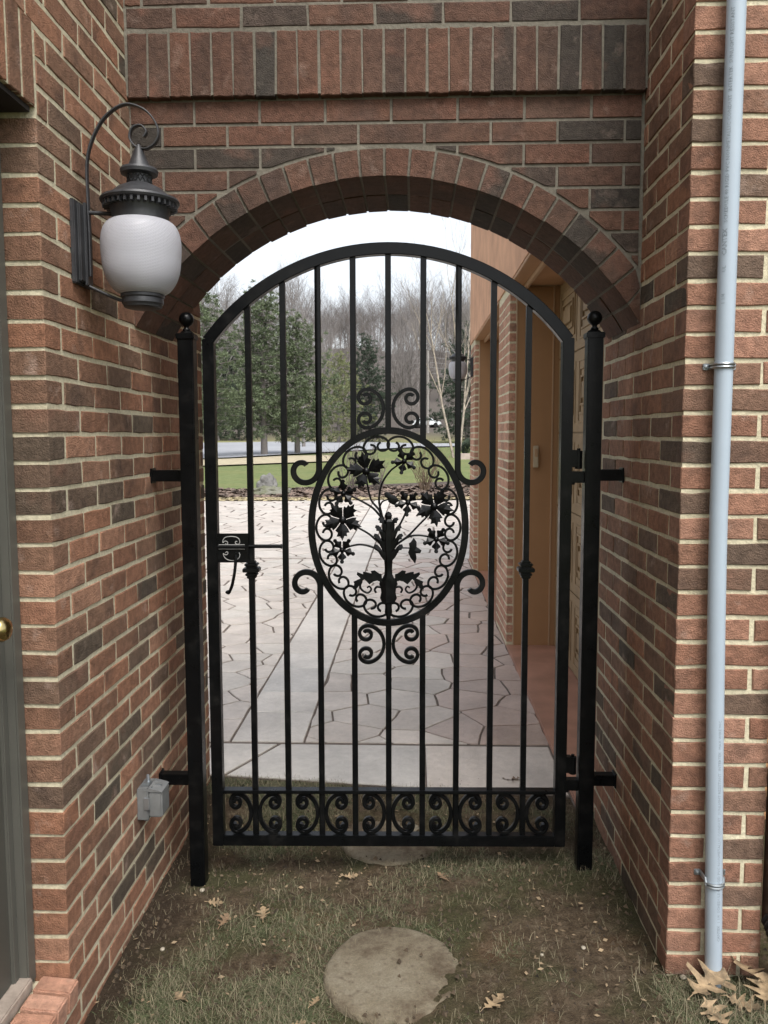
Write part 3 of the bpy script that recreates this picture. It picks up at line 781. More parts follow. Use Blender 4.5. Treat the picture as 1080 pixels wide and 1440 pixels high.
for sx in (-1, 1):
    for (bx, by, tx_, ty) in ((3, 745, 12, 732), (4, 757, 16.5, 743), (5, 770, 18.5, 755), (4, 784, 18.5, 770)):
        pts = [(546+sx*bx*.4, by-8), (546+sx*(bx+3), by-8.5), (546+sx*(tx_-6), ty-1.5), (546+sx*(tx_-3), ty-4.5), (546+sx*(tx_+1), ty-5), (546+sx*(tx_+2.5), ty-1.5), (546+sx*(tx_+.5), ty-.5), (546+sx*(tx_+.5), ty+3), (546+sx*(tx_-3), ty+3.5), (546+sx*(bx+6), by-1), (546+sx*bx, by+6)]
        leafpoly(pts if sx > 0 else pts[::-1], 'acanthus_leaf', .004, FY-.006)
    pts = [(536.5, 807.5), (533, 806.5), (526.5, 802), (521, 803), (522, 806.5), (514.5, 804.5), (510, 804), (510, 807.5), (502, 804.5), (501, 808), (506.5, 813.5), (496.5, 818), (497.5, 821), (495.5, 829), (501, 828), (505.5, 822), (508, 818), (512, 814.5), (519, 822), (524.5, 818), (530, 816.5), (537, 819)]
    if sx > 0: pts = [(1092-p[0], p[1]) for p in pts][::-1]
    # lobed base leaf as a stack of convex lobes along a spine
    f = lambda x: x if sx < 0 else 1092-x
    gp(MB().prism([mg(*p) for p in pts], FY-.004, FY, 0), 'base_leaf', 25, med)
    stem([(f(508), 818), (f(505.5), 825.5), (f(510), 832), (f(517), 834.5), (f(521.5), 830), (f(519), 825.5), (f(515.5), 827.5)], .0042, .003, 'base_curl')
    stem([(f(537), 827), (f(530), 826), (f(526.5), 830), (f(528.5), 834.5)], .0045, .0035, 'base_curl')
# latch
mb = MB().box(-.5735, -.468, -.004, -.0005, 1.085, 1.1835, .001)
lt = gp(mb, 'latch_plate')
def bright(pts, w, name='latch_scroll'):
    gp(MB().bar(pts, w, -.0062, -.0035, ch=.0006), name, 45, lt, M_pale)
M_pale = simple('worn_bright_edge', (.42, .42, .41), .4, .3, .05)
sp_ = [(-.545, 1.150), (-.541, 1.146), (-.537, 1.150), (-.539, 1.156), (-.547, 1.158), (-.553, 1.152), (-.552, 1.163), (-.543, 1.171), (-.525, 1.1735), (-.507, 1.171), (-.498, 1.163), (-.497, 1.152), (-.503, 1.147), (-.511, 1.150), (-.510, 1.157), (-.505, 1.156)]
bright(cr(sp_, 5), .0026)
sp2 = [(-.545, 1.118), (-.541, 1.122), (-.537, 1.119), (-.539, 1.113), (-.547, 1.112), (-.553, 1.116), (-.549, 1.104), (-.540, 1.096), (-.525, 1.092), (-.51, 1.094), (-.500, 1.102), (-.497, 1.112), (-.500, 1.119)]
bright(cr(sp2, 5), .0024)
bright([(-.567, 1.1455), (-.48, 1.1455)], .0022, 'latch_line'); bright([(-.567, 1.131), (-.48, 1.131)], .0020, 'latch_line')
gp(MB().tube([(-.60, .012, 1.138), (-.36, .012, 1.138)], .0065, 10).tube([(-.362, .012, 1.138), (-.357, .012, 1.138)], .0078, 10).tube([(-.57, -.006, 1.138), (-.478, -.006, 1.138)], .006, 8), 'latch_bolt', 50, lt)
lv = cr([(-.509, 1.112), (-.510, 1.085), (-.514, 1.05), (-.522, 1.012), (-.530, .992), (-.536, .983), (-.541, .989)], 6)
gp(MB().tube([(p[0], -.012-.006*sin(i*.1), p[1]) for i, p in enumerate(lv)], [.0052]*(len(lv)-6)+[.0058, .0066, .0074, .0078, .0074, .006], 8).tube([(-.509, .0, 1.112), (-.509, -.014, 1.112)], .008, 10), 'latch_lever', 50, lt)
# hinges (gate leaf half)
for z in (1.385, .335):
    gp(MB().box(GW-.002, GW+.018, .004, .030, z+.018, z+.075, .002).tube([(GW+.024, .017, z+.012), (GW+.024, .017, z+.072)], .0125, 12).tube([(GW+.024, .017, z+.072), (GW+.024, .017, z+.080)], .006, 8), 'hinge', 40)

# ------------------------------------------------------------------ gate posts
def post(x, y, side, label):
    wall = XL if side < 0 else XR
    r = thing('gate_post', (x, y, gz(x, y)-.02), label, 'gate post', 'black posts either side of the gate')
    z0 = -r.location.z; h = .0258
    MB().box(-h, h, -h, h, -.1, 1.826+z0, .003).build('post', M_black, r, smooth=35)
    MB().box(-.030, .030, -.030, .030, 1.822+z0, 1.842+z0, .003).lathe([(.026, 1.842+z0), (.020, 1.848+z0), (.011, 1.854+z0)], 4).build('post_cap', M_black, r, smooth=35)
    MB().lathe([(.0085, 1.848+z0), (.013, 1.853+z0), (.013, 1.857+z0), (.008, 1.861+z0), (.0085, 1.866+z0), (.0175, 1.872+z0), (.0235, 1.882+z0), (.0245, 1.890+z0), (.0215, 1.901+z0), (.014, 1.909+z0), (.004, 1.9125+z0)], 20).build('finial', M_black, r, smooth=60)
    for z in (1.375, .316):
        a, b = sorted((side*.02, wall-x-side*.0015)); 
        b_ = MB().box(a, b, .020, .058, z-.019+z0, z+.019+z0, .002).build('wall_bracket', M_black, r, smooth=35)
        xx = wall-x; a, b = sorted((xx-side*.006, xx+side*.004)); MB().box(a, b, .014, .064, z-.025+z0, z+.025+z0, .002).build('bracket_plate', M_black, b_)
        if side > 0:
            MB().box(-.075, -.02, -.010, .022, z-.024+z0, z+.014+z0, .002).tube([(-.0665, .004, z-.030+z0), (-.0665, .004, z+.010+z0)], .0135, 12).build('hinge_half', M_black, r, smooth=40)
    return r
pl = post(-.745, 2.738, -1, 'square black post with ball finial against the left brick wall')
pr = post(.5905, 2.775, 1, 'square black post with ball finial and hinges by the right brick wall')

# ------------------------------------------------------------------ lantern
def globe_mat():
    m = bpy.data.materials.new('ribbed_white_globe'); nt, bs = nodes(m); tc = nt.nodes.new('ShaderNodeTexCoord')
    mp = nt.nodes.new('ShaderNodeSeparateXYZ'); nt.links.new(tc.outputs['Object'], mp.inputs[0])
    at = nt.nodes.new('ShaderNodeMath'); at.operation = 'ARCTAN2'; nt.links.new(mp.outputs[1], at.inputs[0]); nt.links.new(mp.outputs[0], at.inputs[1])
    cb = nt.nodes.new('ShaderNodeCombineXYZ'); nt.links.new(at.outputs[0], cb.inputs[0]); nt.links.new(mp.outputs[2], cb.inputs[1])
    sc = nt.nodes.new('ShaderNodeVectorMath'); sc.operation = 'MULTIPLY'; sc.inputs[1].default_value = (1, 10, 1); nt.links.new(cb.outputs[0], sc.inputs[0])
    br = N(nt, 'ShaderNodeTexBrick', Scale=12.0); br.inputs['Color1'].default_value = (1, 1, 1, 1); br.inputs['Color2'].default_value = (1, 1, 1, 1); br.inputs['Mortar'].default_value = (0, 0, 0, 1)
    br.inputs['Mortar Size'].default_value = .09; br.inputs['Mortar Smooth'].default_value = 1; br.inputs['Brick Width'].default_value = 1.0; br.inputs['Row Height'].default_value = .42
    nt.links.new(sc.outputs[0], br.inputs['Vector'])
    bump(nt, bs, br.outputs['Color'], 1.0, .006)
    bs.inputs['Base Color'].default_value = (.59, .59, .64, 1); bs.inputs['Roughness'].default_value = .35
    bs.inputs['Subsurface Weight'].default_value = .15; bs.inputs['Subsurface Radius'].default_value = (.02, .02, .02)
    return m
M_glb = globe_mat()
def lantern():
    # wall plane is local x=0, facing +x; lamp axis at x=.163
    r = thing('wall_lantern', (XL, 2.215, 1.99), 'large black wall lantern with white textured globe on the left brick wall', 'lantern', 'matching wall lanterns')
    AX = .166
    MB().box(-.002, .012, -.056, .056, -.085, .128, .003).box(.010, .020, -.040, .040, -.078, .121, .003).box(.018, .026, -.014, .014, -.085, .128, .002).build('backplate', M_lblack, r, smooth=30)
    # scroll strap (x-z plane), about 15 mm wide along y
    pts = cr([(.030, -.06), (.030, .05), (.028, .15), (.029, .23), (.045, .290), (.080, .345), (.130, .376), (.178, .366), (.208, .338), (.220, .304), (.209, .277), (.184, .264), (.158, .271), (.144, .293), (.152, .317), (.174, .323), (.188, .308), (.181, .294)], 7)
    MB().bar(pts, .0042, -.008, .008, ch=.0008).build('scroll_bracket', M_lblack, r, smooth=50)
    MB().tube([(.02, 0, .105), (.11, 0, .100)], .0055, 8).build('brace', M_lblack, r, smooth=60)
    MB().tube(cr([(.012, 0, -.080), (.05, 0, -.098), (.10, 0, -.120), (.118, 0, -.122)], 4), .0045, 8).build('brace', M_lblack, r, smooth=60)
    c = (AX, 0, 0)
    MB().lathe([(.004, .276), (.012, .262), (.020, .240), (.028, .222), (.030, .218), (.046, .214), (.049, .208), (.047, .200), (.030, .197), (.0295, .176), (.033, .174), (.040, .171), (.058, .162), (.072, .150), (.080, .143), (.099, .136), (.102, .130), (.099, .1245), (.080, .121), (.074, .100), (.073, .094), (.073, .078), (.070, .076)], 40, c).build('hood', M_lblack, r, smooth=35)
    mb = MB()
    for k in range(34):
        a = 2*pi*k/34; m4 = Matrix.Translation(c) @ Matrix.Rotation(a, 4, 'Z')
        b = MB().box(.0785, .0955, -.0032, .0032, .112, .1235); b.xf(m4); mb.add(b.v, b.f)
    tag(mb.build('hood_rib', M_lblack, r), kind='stuff')
    mb = MB()
    for k in range(16):
        a = 2*pi*k/16
        for sgn in (-1, 1):
            p0 = (AX+.0312*cos(a), .0312*sin(a), .178); a2 = a+sgn*.39; p1 = (AX+.0312*cos(a2), .0312*sin(a2), .196); mb.tube([p0, p1], .0016, 4)
    tag(mb.build('lattice_collar', M_lblack, r), kind='stuff')
    prof = [(.071, .0795), (.078, .0785), (.089, .070), (.0975, .055), (.1025, .034), (.1035, .010), (.1015, -.018), (.098, -.047), (.089, -.074), (.073, -.097), (.058, -.107), (.050, -.110)]
    pp = cr(prof, 4)
    MB().lathe(pp, 56).build('globe', M_glb, r, c, smooth=180)
    MB().lathe([(.050, -.106), (.056, -.109), (.0565, -.116), (.0525, -.119), (.0535, -.122), (.054, -.132), (.050, -.136), (.049, -.141), (.044, -.144), (.01, -.145)], 36, c).build('base_cap', M_lblack, r, smooth=35)
    return r
lan = lantern()
l2 = copy_tree(lan); l2.location = (.655, 9.30, 2.235); l2.rotation_euler = (0, 0, pi)
l2['label'] = 'small far wall lantern with white globe at the end of the garage wall'

# ------------------------------------------------------------------ conduit
def conduit():
    r = thing('conduit_pipe', (.812, 2.163, 0), 'pale grey plastic conduit pipe running up the right brick corner', 'pipe')
    cl = lambda z: Vector((.7895+.022*max(0, 1.3-z)**1.3, 2.1655, z))
    pts = [cl(z)-r.location for z in lin(-.06, 3.55, 30)]
    MB().tube(pts, [.0222+.0009*min(1, max(0, z/2.4)) for z in lin(-.06, 3.55, 30)], 32).build('pipe', M_pvc, r, smooth=60)
    for z, w in ((1.684, 0), (.318, .0)):
        c = cl(z)-r.location; mb = MB(); ring = []
        for i in range(19):
            a = pi+pi*i/18; ring.append((c.x+.0250*cos(a), c.y+.0250*sin(a)))
        ring = [(c.x-.042, .036), (c.x-.026, .036)]+ring+[(c.x+.026, .036), (c.x+.042, .036)]
        for dz in (-.004, .004):
            mb.tube([(p[0], p[1], c.z+dz+(-.012 if w == 0 and z < 1 and abs(p[0]-c.x) < .024 and p[1] < c.y else 0)) for p in ring], .0036, 6)
        for s_ in (-1, 1): mb.box(c.x+s_*.034-.007, c.x+s_*.034+.007, .031, .037, c.z-.008, c.z+.008, .001)
        st = mb.build('strap', M_galv, r, smooth=50)
        MB().lathe([(.005, 0), (.005, .004), (.001, .005)], 8).xf(Matrix.Translation((c.x-.034, .031, c.z)) @ Matrix.Rotation(pi/2, 4, 'X')).build('screw', M_galv, st)
    def text(body, z0, ang, size, bold=False):
        cu = bpy.data.curves.new('print', 'FONT'); cu.body = body; cu.size = size; cu.resolution_u = 1
        if bold: cu.offset = size*.02
        to = bpy.data.objects.new('tmp', cu); COL.objects.link(to); dg = bpy.context.evaluated_depsgraph_get(); dg.update()
        me = bpy.data.meshes.new_from_object(to.evaluated_get(dg)); bpy.data.objects.remove(to)
        bm = bmesh.new(); bm.from_mesh(me)
        for v in bm.verts:
            z = z0+v.co.x; a = ang-v.co.y/.0235; c = cl(z); R = .0222+.0009*min(1, max(0, z/2.4))+.0005
            v.co = Vector((c.x+R*cos(a), c.y+R*sin(a), z))-r.location
        bm.to_mesh(me); bm.free(); me.materials.clear(); me.materials.append(M_print)
        o = link('pipe_print', me, r); return o
    a = radians(-118)
    text('1 1/4', 1.835, a, .013); text('UL', 1.915, a, .013); text('CANTEX', 1.955, a, .0165, True)
    text('SCHEDULE 40 RIGID PVC NONMETALLIC CONDUIT  INTERTEK  SUNLIGHT RESISTANT', 2.035, a, .0132)
    b = radians(-66)
    text('CANTEX  1 1/4  SCHEDULE 40 RIGID PVC NONMETALLIC CONDUIT  SUNLIGHT RESISTANT  INTERTEK  MAX WIRE 90C', .15, b, .0115)
conduit()
# brown downspout with black corrugated drain at the far right
ds = thing('downspout', (.995, 2.19, 0), 'dark brown downspout with black corrugated drain at the right edge', 'downspout')
MB().box(-.032, .045, -.045, .03, .16, 3.5, .006).build('spout', M_brown, ds, smooth=35)
mb = MB(); P = []
prof = []
for i in range(60):
    t = i/59; ang_ = t*radians(75); P.append((.005, -.0+ -.16*sin(ang_)*1.0, .19-.17*(1-cos(ang_))-.1*t))
mb.tube(P, [.046 if i % 4 < 2 else .039 for i in range(60)], 18); mb.build('corrugated_drain', M_dark, ds, smooth=50)

# ------------------------------------------------------------------ outlet box on left wall
ob = thing('outlet_box', (XL, 2.57, .333), 'grey weatherproof outlet box low on the left brick wall', 'outlet box')
MB().box(-.002, .044, -.056, .056, -.066, .064, .004).build('box_body', M_box, ob, smooth=35)
cov = MB().box(.044, .100, -.050, .050, -.056, .050, .006)
cov.add([(.044, -.050, .050), (.100, -.050, .050), (.100, .050, .050), (.044, .050, .050), (.044, -.05, .066), (.044, .05, .066), (.088, -.05, .0555), (.088, .05, .0555)], [(4, 6, 7, 5), (0, 1, 6, 4), (3, 5, 7, 2), (1, 2, 7, 6)])
cv = cov.build('box_cover', M_box, ob, smooth=30)
MB().box(.050, .084, -.003, .003, .058, .0635).box(.050, .06, -.040, -.034, .056, .067).box(.05, .06, .034, .040, .056, .067).build('cover_ridge', M_galv, cv)
MB().lathe([(.010, -.085), (.010, -.062)], 12, (.022, -.01, 0)).build('conduit_nipple', M_galv, ob, smooth=40)
MB().box(.030, .052, -.062, -.054, -.02, .03, .002).build('hinge_lug', M_galv, ob, smooth=40)
ob.scale = (.80, .80, .80)
MB().tube([(.030, .0, .058), (.030, .0, .082), (.022, .02, .09)], .007, 8).box(.012, .042, -.030, .012, .062, .076, .003).build('latch_clip', M_galv, ob, smooth=40)

# ------------------------------------------------------------------ garage wing beyond the gate
Gb = thing('garage_building', (.70, 5.80, 0), 'salmon stucco garage wing with brick piers and tan door jambs beyond the gate', 'garage')
def gpart(mb, name, mat, smooth=False, parent=None): return mb.xf(Matrix.Translation(-Gb.location)).build(name, mat, parent or Gb, smooth=smooth)
HZ = 2.535
gpart(MB().box(.646, 4.5, 3.142, 9.66, HZ, 5.4), 'stucco_wall', M_stucco)
gpart(MB().box(.6568, 4.5, 5.7818, 6.50, -.1, HZ-.002), 'pier', M_mortar)
gpart(MB().box(.6568, 4.5, 9.0018, 9.65, -.1, HZ-.002), 'pier', M_mortar)
gpart(MB().box(1.06, 4.5, 3.142, 5.78, 0, HZ-.004).box(1.06, 4.5, 6.50, 9.00, 0, HZ-.004), 'inner_wall', M_tan)
# pier bricks: corner bricks singly, the receding face joined
sl = Stuff()
for yb, ye, indiv in ((5.78, 6.50, True), (9.00, 9.65, False)):
    for k in range(38):
        z = .045+PITCH*k+PITCH/2
        if z > HZ-.03: break
        L = .193 if k % 2 else .0925
        mb = MB().box(-.0225, .0225, -L/2, L/2, -BH/2, BH/2, .003)
        if indiv: link('pier_brick', mb.mesh('pier_brick', M_brick4), Gb, Vector((.6775+random.uniform(-.001, .001), yb+L/2+random.uniform(-.002, .001), z))-Gb.location)
        else: sl.add(mb.mesh('tmp'), Matrix.Translation(Vector((.6775, yb+L/2, z))-Gb.location))
        y = yb+L+JT
        while y < ye-.02:
            e = min(y+.193, ye)
            if e-y > .02: put_brick(Gb, brick_mesh(e-y, BH, .02, M_brick4), (.655, (y+e)/2, z), -pi/2, sl)
            y = e+JT
tag(sl.mb.build('pier_brick', M_brick4, Gb), kind='stuff')
for yb in (5.78, 9.00):
    gpart(MB().box(.7025, .952, yb-.012, yb+.0065, .030, HZ-.022, .003), 'jamb_board', M_tan)
    gpart(MB().box(.954, 1.062, yb-.020, yb+.0065, .030, HZ-.022, .003), 'jamb_board', M_tan)
    gpart(MB().box(.7010, .7085, yb-.016, yb-.0125, .030, HZ-.022), 'jamb_edge', M_tan2)
    gpart(MB().box(.9475, .956, yb-.0245, yb-.0125, .030, HZ-.024), 'jamb_edge', M_tan2)
for ya, yb in ((3.142, 5.78), (6.50, 9.00)):
    gpart(MB().box(.651, .745, ya, yb-.002, HZ-.022, HZ-.0005, .003), 'header_trim', M_tan)
    gpart(MB().box(.7455, .770, ya, yb-.002, HZ-.045, HZ-.0015, .003), 'header_edge', M_tan2)
    gpart(MB().box(.7705, 1.055, ya, yb-.03, HZ-.020, HZ-.0008), 'soffit_board', M_tan)
    # sectional door with carved panels
    gd = gpart(MB().box(1.000, 1.055, ya+.02, yb-.03, .036, HZ-.022), 'garage_door', M_gdoor)
    ns = 5; sh = (HZ-.022-.036)/ns; w = (yb-.05-(ya+.02))/4
    for i in range(ns):
        z0 = .036+sh*i
        gpart(MB().box(.990, .9995, ya+.02, yb-.031, z0+.004, z0+sh-.004, .002), 'door_section', M_gdoor, parent=None).parent = Gb
        for j in range(4):
            y0 = ya+.03+w*j
            mb = MB()
            for d, (iy, iz) in enumerate(((.05, .06), (.10, .11), (.15, .16), (.20, .20))):
                a, b, c, e = y0+iy, y0+w-iy, z0+iz, z0+sh-iz
                x0 = .986-.004*d
                fr_ = .012
                if d < 3:
                    mb.box(x0, .9895, a, b, c, c+fr_).box(x0, .9895, a, b, e-fr_, e).box(x0, .9895, a, a+fr_, c+fr_, e-fr_).box(x0, .9895, b-fr_, b, c+fr_, e-fr_)
                else: mb.box(x0, .9895, a, b, c, e, .003)
            gpart(mb, 'door_panel', M_gdoor, parent=None)
# door surface copies share no label; box on jamb
kp = thing('door_opener_box', (.842, 5.755, 1.36), 'small pale opener box on the brown garage jamb', 'switch box')
MB().box(-.017, .017, -.012, .014, -.075, .075, .004).build('box_case', M_keypad, kp, smooth=35)
MB().box(-.011, .011, -.0155, -.012, .0, .055, .001).build('button_pad', M_tan2, kp)

# ------------------------------------------------------------------ stepping stones, leaves, pebbles
def stepping_stone(x, y, r, ry, label):
    m = bpy.data.materials.get('worn_concrete')
    if not m:
        m = bpy.data.materials.new('worn_concrete'); nt, bs = nodes(m); v, rr = coords(nt)
        n1 = noise_n(nt, v, 6, 6, .65); n2 = noise_n(nt, v, 55, 5, .7); n3 = noise_n(nt, v, 220, 3, .6)
        rp = ramp(nt, [(.36, (.070, .050, .030)), (.48, (.150, .125, .085)), (.7, (.215, .19, .14))]); nt.links.new(n1, rp.inputs[0])
        c = mix(nt, rp.outputs[0], (.075, .052, .034), fmap(nt, n2, .53, .68, 0, .75))
        c = mix(nt, c, fmap(nt, n3, .3, .7, .75, 1.2), 1.0, 'MULTIPLY')
        nt.links.new(c, bs.inputs['Base Color']); bs.inputs['Roughness'].default_value = .95; bump(nt, bs, n2, .7, .006)
    mb = MB(); n = 56; vs = []; fs = []
    rings = [(1.0, -.06), (1.0, -.004), (.975, .006), (.93, .010), (.6, .012), (.3, .0125)]
    for k, z in rings:
        for j in range(n):
            a = 2*pi*j/n; w = 1+.06*noise.noise(Vector((cos(a)*1.3+x, sin(a)*1.3+y, 2)))+.025*noise.noise(Vector((cos(a)*4, sin(a)*4, y)))
            vs.append((r*k*w*cos(a), ry*k*w*sin(a), z+.003*noise.noise(Vector((k*cos(a)*6, k*sin(a)*6, 4)))))
    fs = [(i*n+j, i*n+(j+1) % n, (i+1)*n+(j+1) % n, (i+1)*n+j) for i in range(len(rings)-1) for j in range(n)]+[tuple((len(rings)-1)*n+j for j in range(n))]
    o = mb.add(vs, fs).build('stepping_stone', m, None, (x, y, gz(x, y)+.0005), smooth=60)
    return tag(o, label, 'stepping stone', 'round concrete stepping stones')
SS = [(-.056, 2.238, .199, .213), (-.075, 3.03, .205, .2)]
stepping_stone(*SS[0], 'large round concrete stepping stone in front of the gate')
stepping_stone(*SS[1], 'round concrete stepping stone behind the gate, partly hidden by its bottom rail')
# oak leaves
M_leaf = simple('dry_oak_leaf', (.30, .215, .125), .75, 0, .35, 30, .3, 90, rnd=True)
M_leaf2 = simple('brown_dead_leaf', (.20, .13, .075), .8, 0, .25, 30, .3, 90, rnd=True)
def oak_leaf(seed, L, narrow=1.):
    rnd = random.Random(seed); up_ = []
    lob = [(0, .02), (.10, .03), (.16, .14), (.22, .22), (.27, .10), (.31, .07), (.37, .20), (.44, .40), (.50, .36), (.47, .16), (.53, .09), (.60, .15), (.68, .33), (.75, .30), (.70, .12), (.78, .10), (.86, .18), (.92, .10), (1.0, .0)]
    j = lambda: rnd.uniform(.85, 1.15)
    upr = [(x, y*j()*narrow) for x, y in lob]; lo = [(x, -y*j()*narrow) for x, y in lob[1:-1]]
    cur, tw = rnd.uniform(.3, 1.0), rnd.uniform(-.5, .5)
    def P(x, y): return (x*L-L/2, y*L, L*(cur*(x-.5)**2*.5+rnd.uniform(.15, .45)*abs(y)**1.3+tw*y*(x-.5)))
    mid = [P(x, 0) for x, y in lob]; U = [P(*q) for q in upr]; D = [P(lob[0][0], -lob[0][1])]+[P(*q) for q in lo]+[mid[-1]]
    vs = mid+U+D; n = len(lob); fs = []
    for i in range(n-1):
        fs.append((i, i+1, n+i+1, n+i)); fs.append((i+1, i, 2*n+i, 2*n+i+1))
    mb = MB().add(vs, fs)
    mb.tube([(-L*.5-L*.18, 0, .004), (-L*.5, 0, L*cur*.125)], .0012, 4)
    return mb
LV = [(.217, 2.091, .075, 40, 'star shaped pale oak leaf on the soil right of the stepping stone'), (-.482, 2.522, .065, 100, 'pale oak leaf on the grass below the gate latch'),
      (-.218, 2.758, .055, 10, 'small pale leaf under the bottom rail of the gate'), (-.267, 2.105, .040, 60, 'tiny pale leaf at the left rim of the near stepping stone'),
      (.428, 3.488, .085, 170, 'curled brown leaf on the paving edge behind the gate'), (.79, 2.115, .135, 35, 'large tan oak leaf lying below the conduit pipe'),
      (.905, 2.165, .105, 110, 'tan oak leaf propped against the bricks by the corrugated drain'), (.925, 2.09, .105, 70, 'pale oak leaf beside the corrugated drain'),
      (.86, 2.06, .085, -30, 'tan oak leaf right of the large leaf below the pipe'), (.775, 2.028, .09, -70, 'tan oak leaf at the bottom edge below the conduit'),
      (-.655, 2.59, .055, 20, 'pale curled leaf near the foot of the left gate post'), (-.60, 2.48, .06, 75, 'brown leaf on the soil beside the left wall'),
      (-.64, 2.13, .05, 140, 'pale leaf in the grass below the left wall'), (-.30, 2.03, .045, 15, 'small leaf at the bottom edge left of the stepping stone'), (.10, 2.72, .05, 130, 'brown leaf on bare soil in front of the gate right of centre')]
for i, (x, y, L, a, lab) in enumerate(LV):
    o = oak_leaf(i, L, 1.25 if 4 < i < 10 else 1.0).build('oak_leaf', M_leaf2 if 'brown' in lab else M_leaf, None, (x, y, gz(x, y)+.010+(.035 if 'propped' in lab else (.022 if L > .095 else 0))), (random.uniform(-.25, .25)+(.7 if 'propped' in lab else 0), random.uniform(-.25, .25), radians(a)), smooth=60)
    tag(o, lab, 'leaf', 'fallen oak leaves')
M_peb = simple('pale_pebble', (.36, .32, .25), .8, 0, .2, 30)
for i, (x, y, s, lab) in enumerate([(.50, 2.33, .010, 'pale round pebble on the soil right of the stepping stone'), (.375, 2.30, .007, 'tiny pale pebble between the stepping stone and the right wall'), (-.72, 2.68, .012, 'pale pebble at the foot of the left gate post'), (-.76, 2.36, .010, 'pale pebble on dark soil along the left wall'), (.745, 2.185, .012, 'pale pebble lodged against the right brick corner')]):
    bm = bmesh.new(); bmesh.ops.create_icosphere(bm, subdivisions=2, radius=s*.75)
    for v in bm.verts: v.co *= 1+.5*noise.noise(v.co*60+Vector((i*5, 0, 0))); v.co.z *= .7
    o = MB().bm(bm).build('pebble', M_peb, None, (x, y, gz(x, y)+s*.4), smooth=60); tag(o, lab, 'pebble', 'pale pebbles')
# soil crumbs (uncountable)
mb = MB()
for i in range(11000):
    x = random.uniform(-1.0, 1.1); y = random.uniform(1.5, 3.5); s = .0012+.0085*random.random()**3
    if any(((x-a)/r)**2+((y-b)/ry)**2 < .8 for a, b, r, ry in SS) and random.random() < .96: continue
    z = gz(x, y)+(.012 if any(((x-a)/r)**2+((y-b)/ry)**2 < 1 for a, b, r, ry in SS) else 0); j = lambda: random.uniform(.6, 1.4)*s
    mb.add([(x-j(), y, z), (x+j()*.5, y-j(), z), (x+j()*.5, y+j(), z), (x, y, z+j()*1.2)], [(0, 1, 3), (1, 2, 3), (2, 0, 3)])
tag(mb.build('soil_crumbs', simple('crumbly_soil', (.095, .068, .043), .97, 0, .45, 5, rnd=True)), 'loose crumbs of soil scattered in front of the gate', None, None, 'stuff')
mb = MB()
for i in range(900):
    x = random.uniform(-.95, 1.1); y = random.uniform(1.4, 3.4); s = random.uniform(.003, .011); a = random.random()*6.28; z = gz(x, y)+random.uniform(.002, .012)
    if any(((x-p)/r)**2+((y-q)/ry)**2 < 1 for p, q, r, ry in SS) and random.random() < .7: continue
    c_, s_ = cos(a)*s, sin(a)*s; k = random.uniform(.3, .6); h = random.uniform(-.5, .6)*s
    mb.add([(x+c_, y+s_, z), (x-s_*k, y+c_*k, z+h), (x-c_, y-s_, z+h*.4), (x+s_*k, y-c_*k, z-h*.3)], [(0, 1, 2), (0, 2, 3)])
tag(mb.build('leaf_fragments', simple('leaf_fragment', (.26, .19, .115), .85, 0, .4, 5, rnd=True)), 'small torn scraps of dead leaf scattered over the soil and grass', None, None, 'stuff')
# grass
def grass(n, dens, mat, name, label, hmin, hmax, lean, wid, flat=False):
    mb = MB(); c = 0; tries = 0; V = []; F = []
    while c < n and tries < n*12:
        tries += 1; x = random.uniform(-1.0, 1.3); y = random.uniform(1.35, 3.52-.11*(x+.9))
        if (x < XL+.01 and y < 3.5) or (x > XR-.01 and y > RY-.01): continue
        if random.random() > dens(x, y): continue
        ins = any(((x-a)/r)**2+((y-b)/ry)**2 < .84 for a, b, r, ry in SS)
        if ins: continue
        z = gz(x, y)-.002; h = random.uniform(hmin, hmax)*(.6+.6*dens(x, y)); a = random.random()*2*pi; l = lean*random.uniform(.3, 1.2)*h; w = wid*random.uniform(.6, 1.3)
        dx, dy = cos(a), sin(a); b = len(V)
        if flat: p = [(0, .002), (.5, .010+.02*random.random()), (1, .004+.02*random.random())]
        else: p = [(0, 0), (.35, h*.6), (1, h*random.uniform(.75, 1))]
        k = random.uniform(-.4, .4)
        for i, (t, zz) in enumerate(p):
            q = w*(1-.8*t)
            ox, oy = dx*l*t-dy*k*l*t*t, dy*l*t+dx*k*l*t*t
            V += [(x+ox-dy*q, y+oy+dx*q, z+zz), (x+ox+dy*q, y+oy-dx*q, z+zz)]
        F += [(b, b+1, b+3, b+2), (b+2, b+3, b+5, b+4)]; c += 1
    o = MB().add(V, F).build(name, mat); return tag(o, label, None, None, 'stuff')
def den(x, y):
    n = noise.noise(Vector((x*3.1, y*3.1, 9)))+.5*noise.noise(Vector((x*8, y*8, 2)))
    d = .02+1.25*n
    d += .55*max(0, 1-((x+.62)/.35)**2-((y-1.95)/.45)**2)+.6*max(0, 1-((x-.52)/.22)**2-((y-2.02)/.25)**2)+.5*max(0, 1-((x-.85)/.25)**2-((y-2.1)/.2)**2)
    d += .45*max(0, 1-((x+.35)/.5)**2-((y-2.35)/.5)**2)+.5*sm(2.85, 3.2, y)
    d -= .7*max(0, 1-((x-.55)/.25)**2-((y-2.5)/.35)**2)+1.2*max(0, 1-((x+.84)/.17)**2-((y-2.5)/.6)**2)+.8*sm(.0, .3, x)*sm(3.0, 3.2, y)
    return max(0, min(1, d))
M_gr = simple('winter_grass', (.098, .118, .054), .8, 0, .3, 4, rnd=True)
M_gd = simple('dead_grass', (.22, .19, .12), .85, 0, .3, 5, rnd=True)
grass(52000, den, M_gr, 'grass', 'thin green winter grass growing in patches of bare soil', .004, .012, 3.2, .0008)
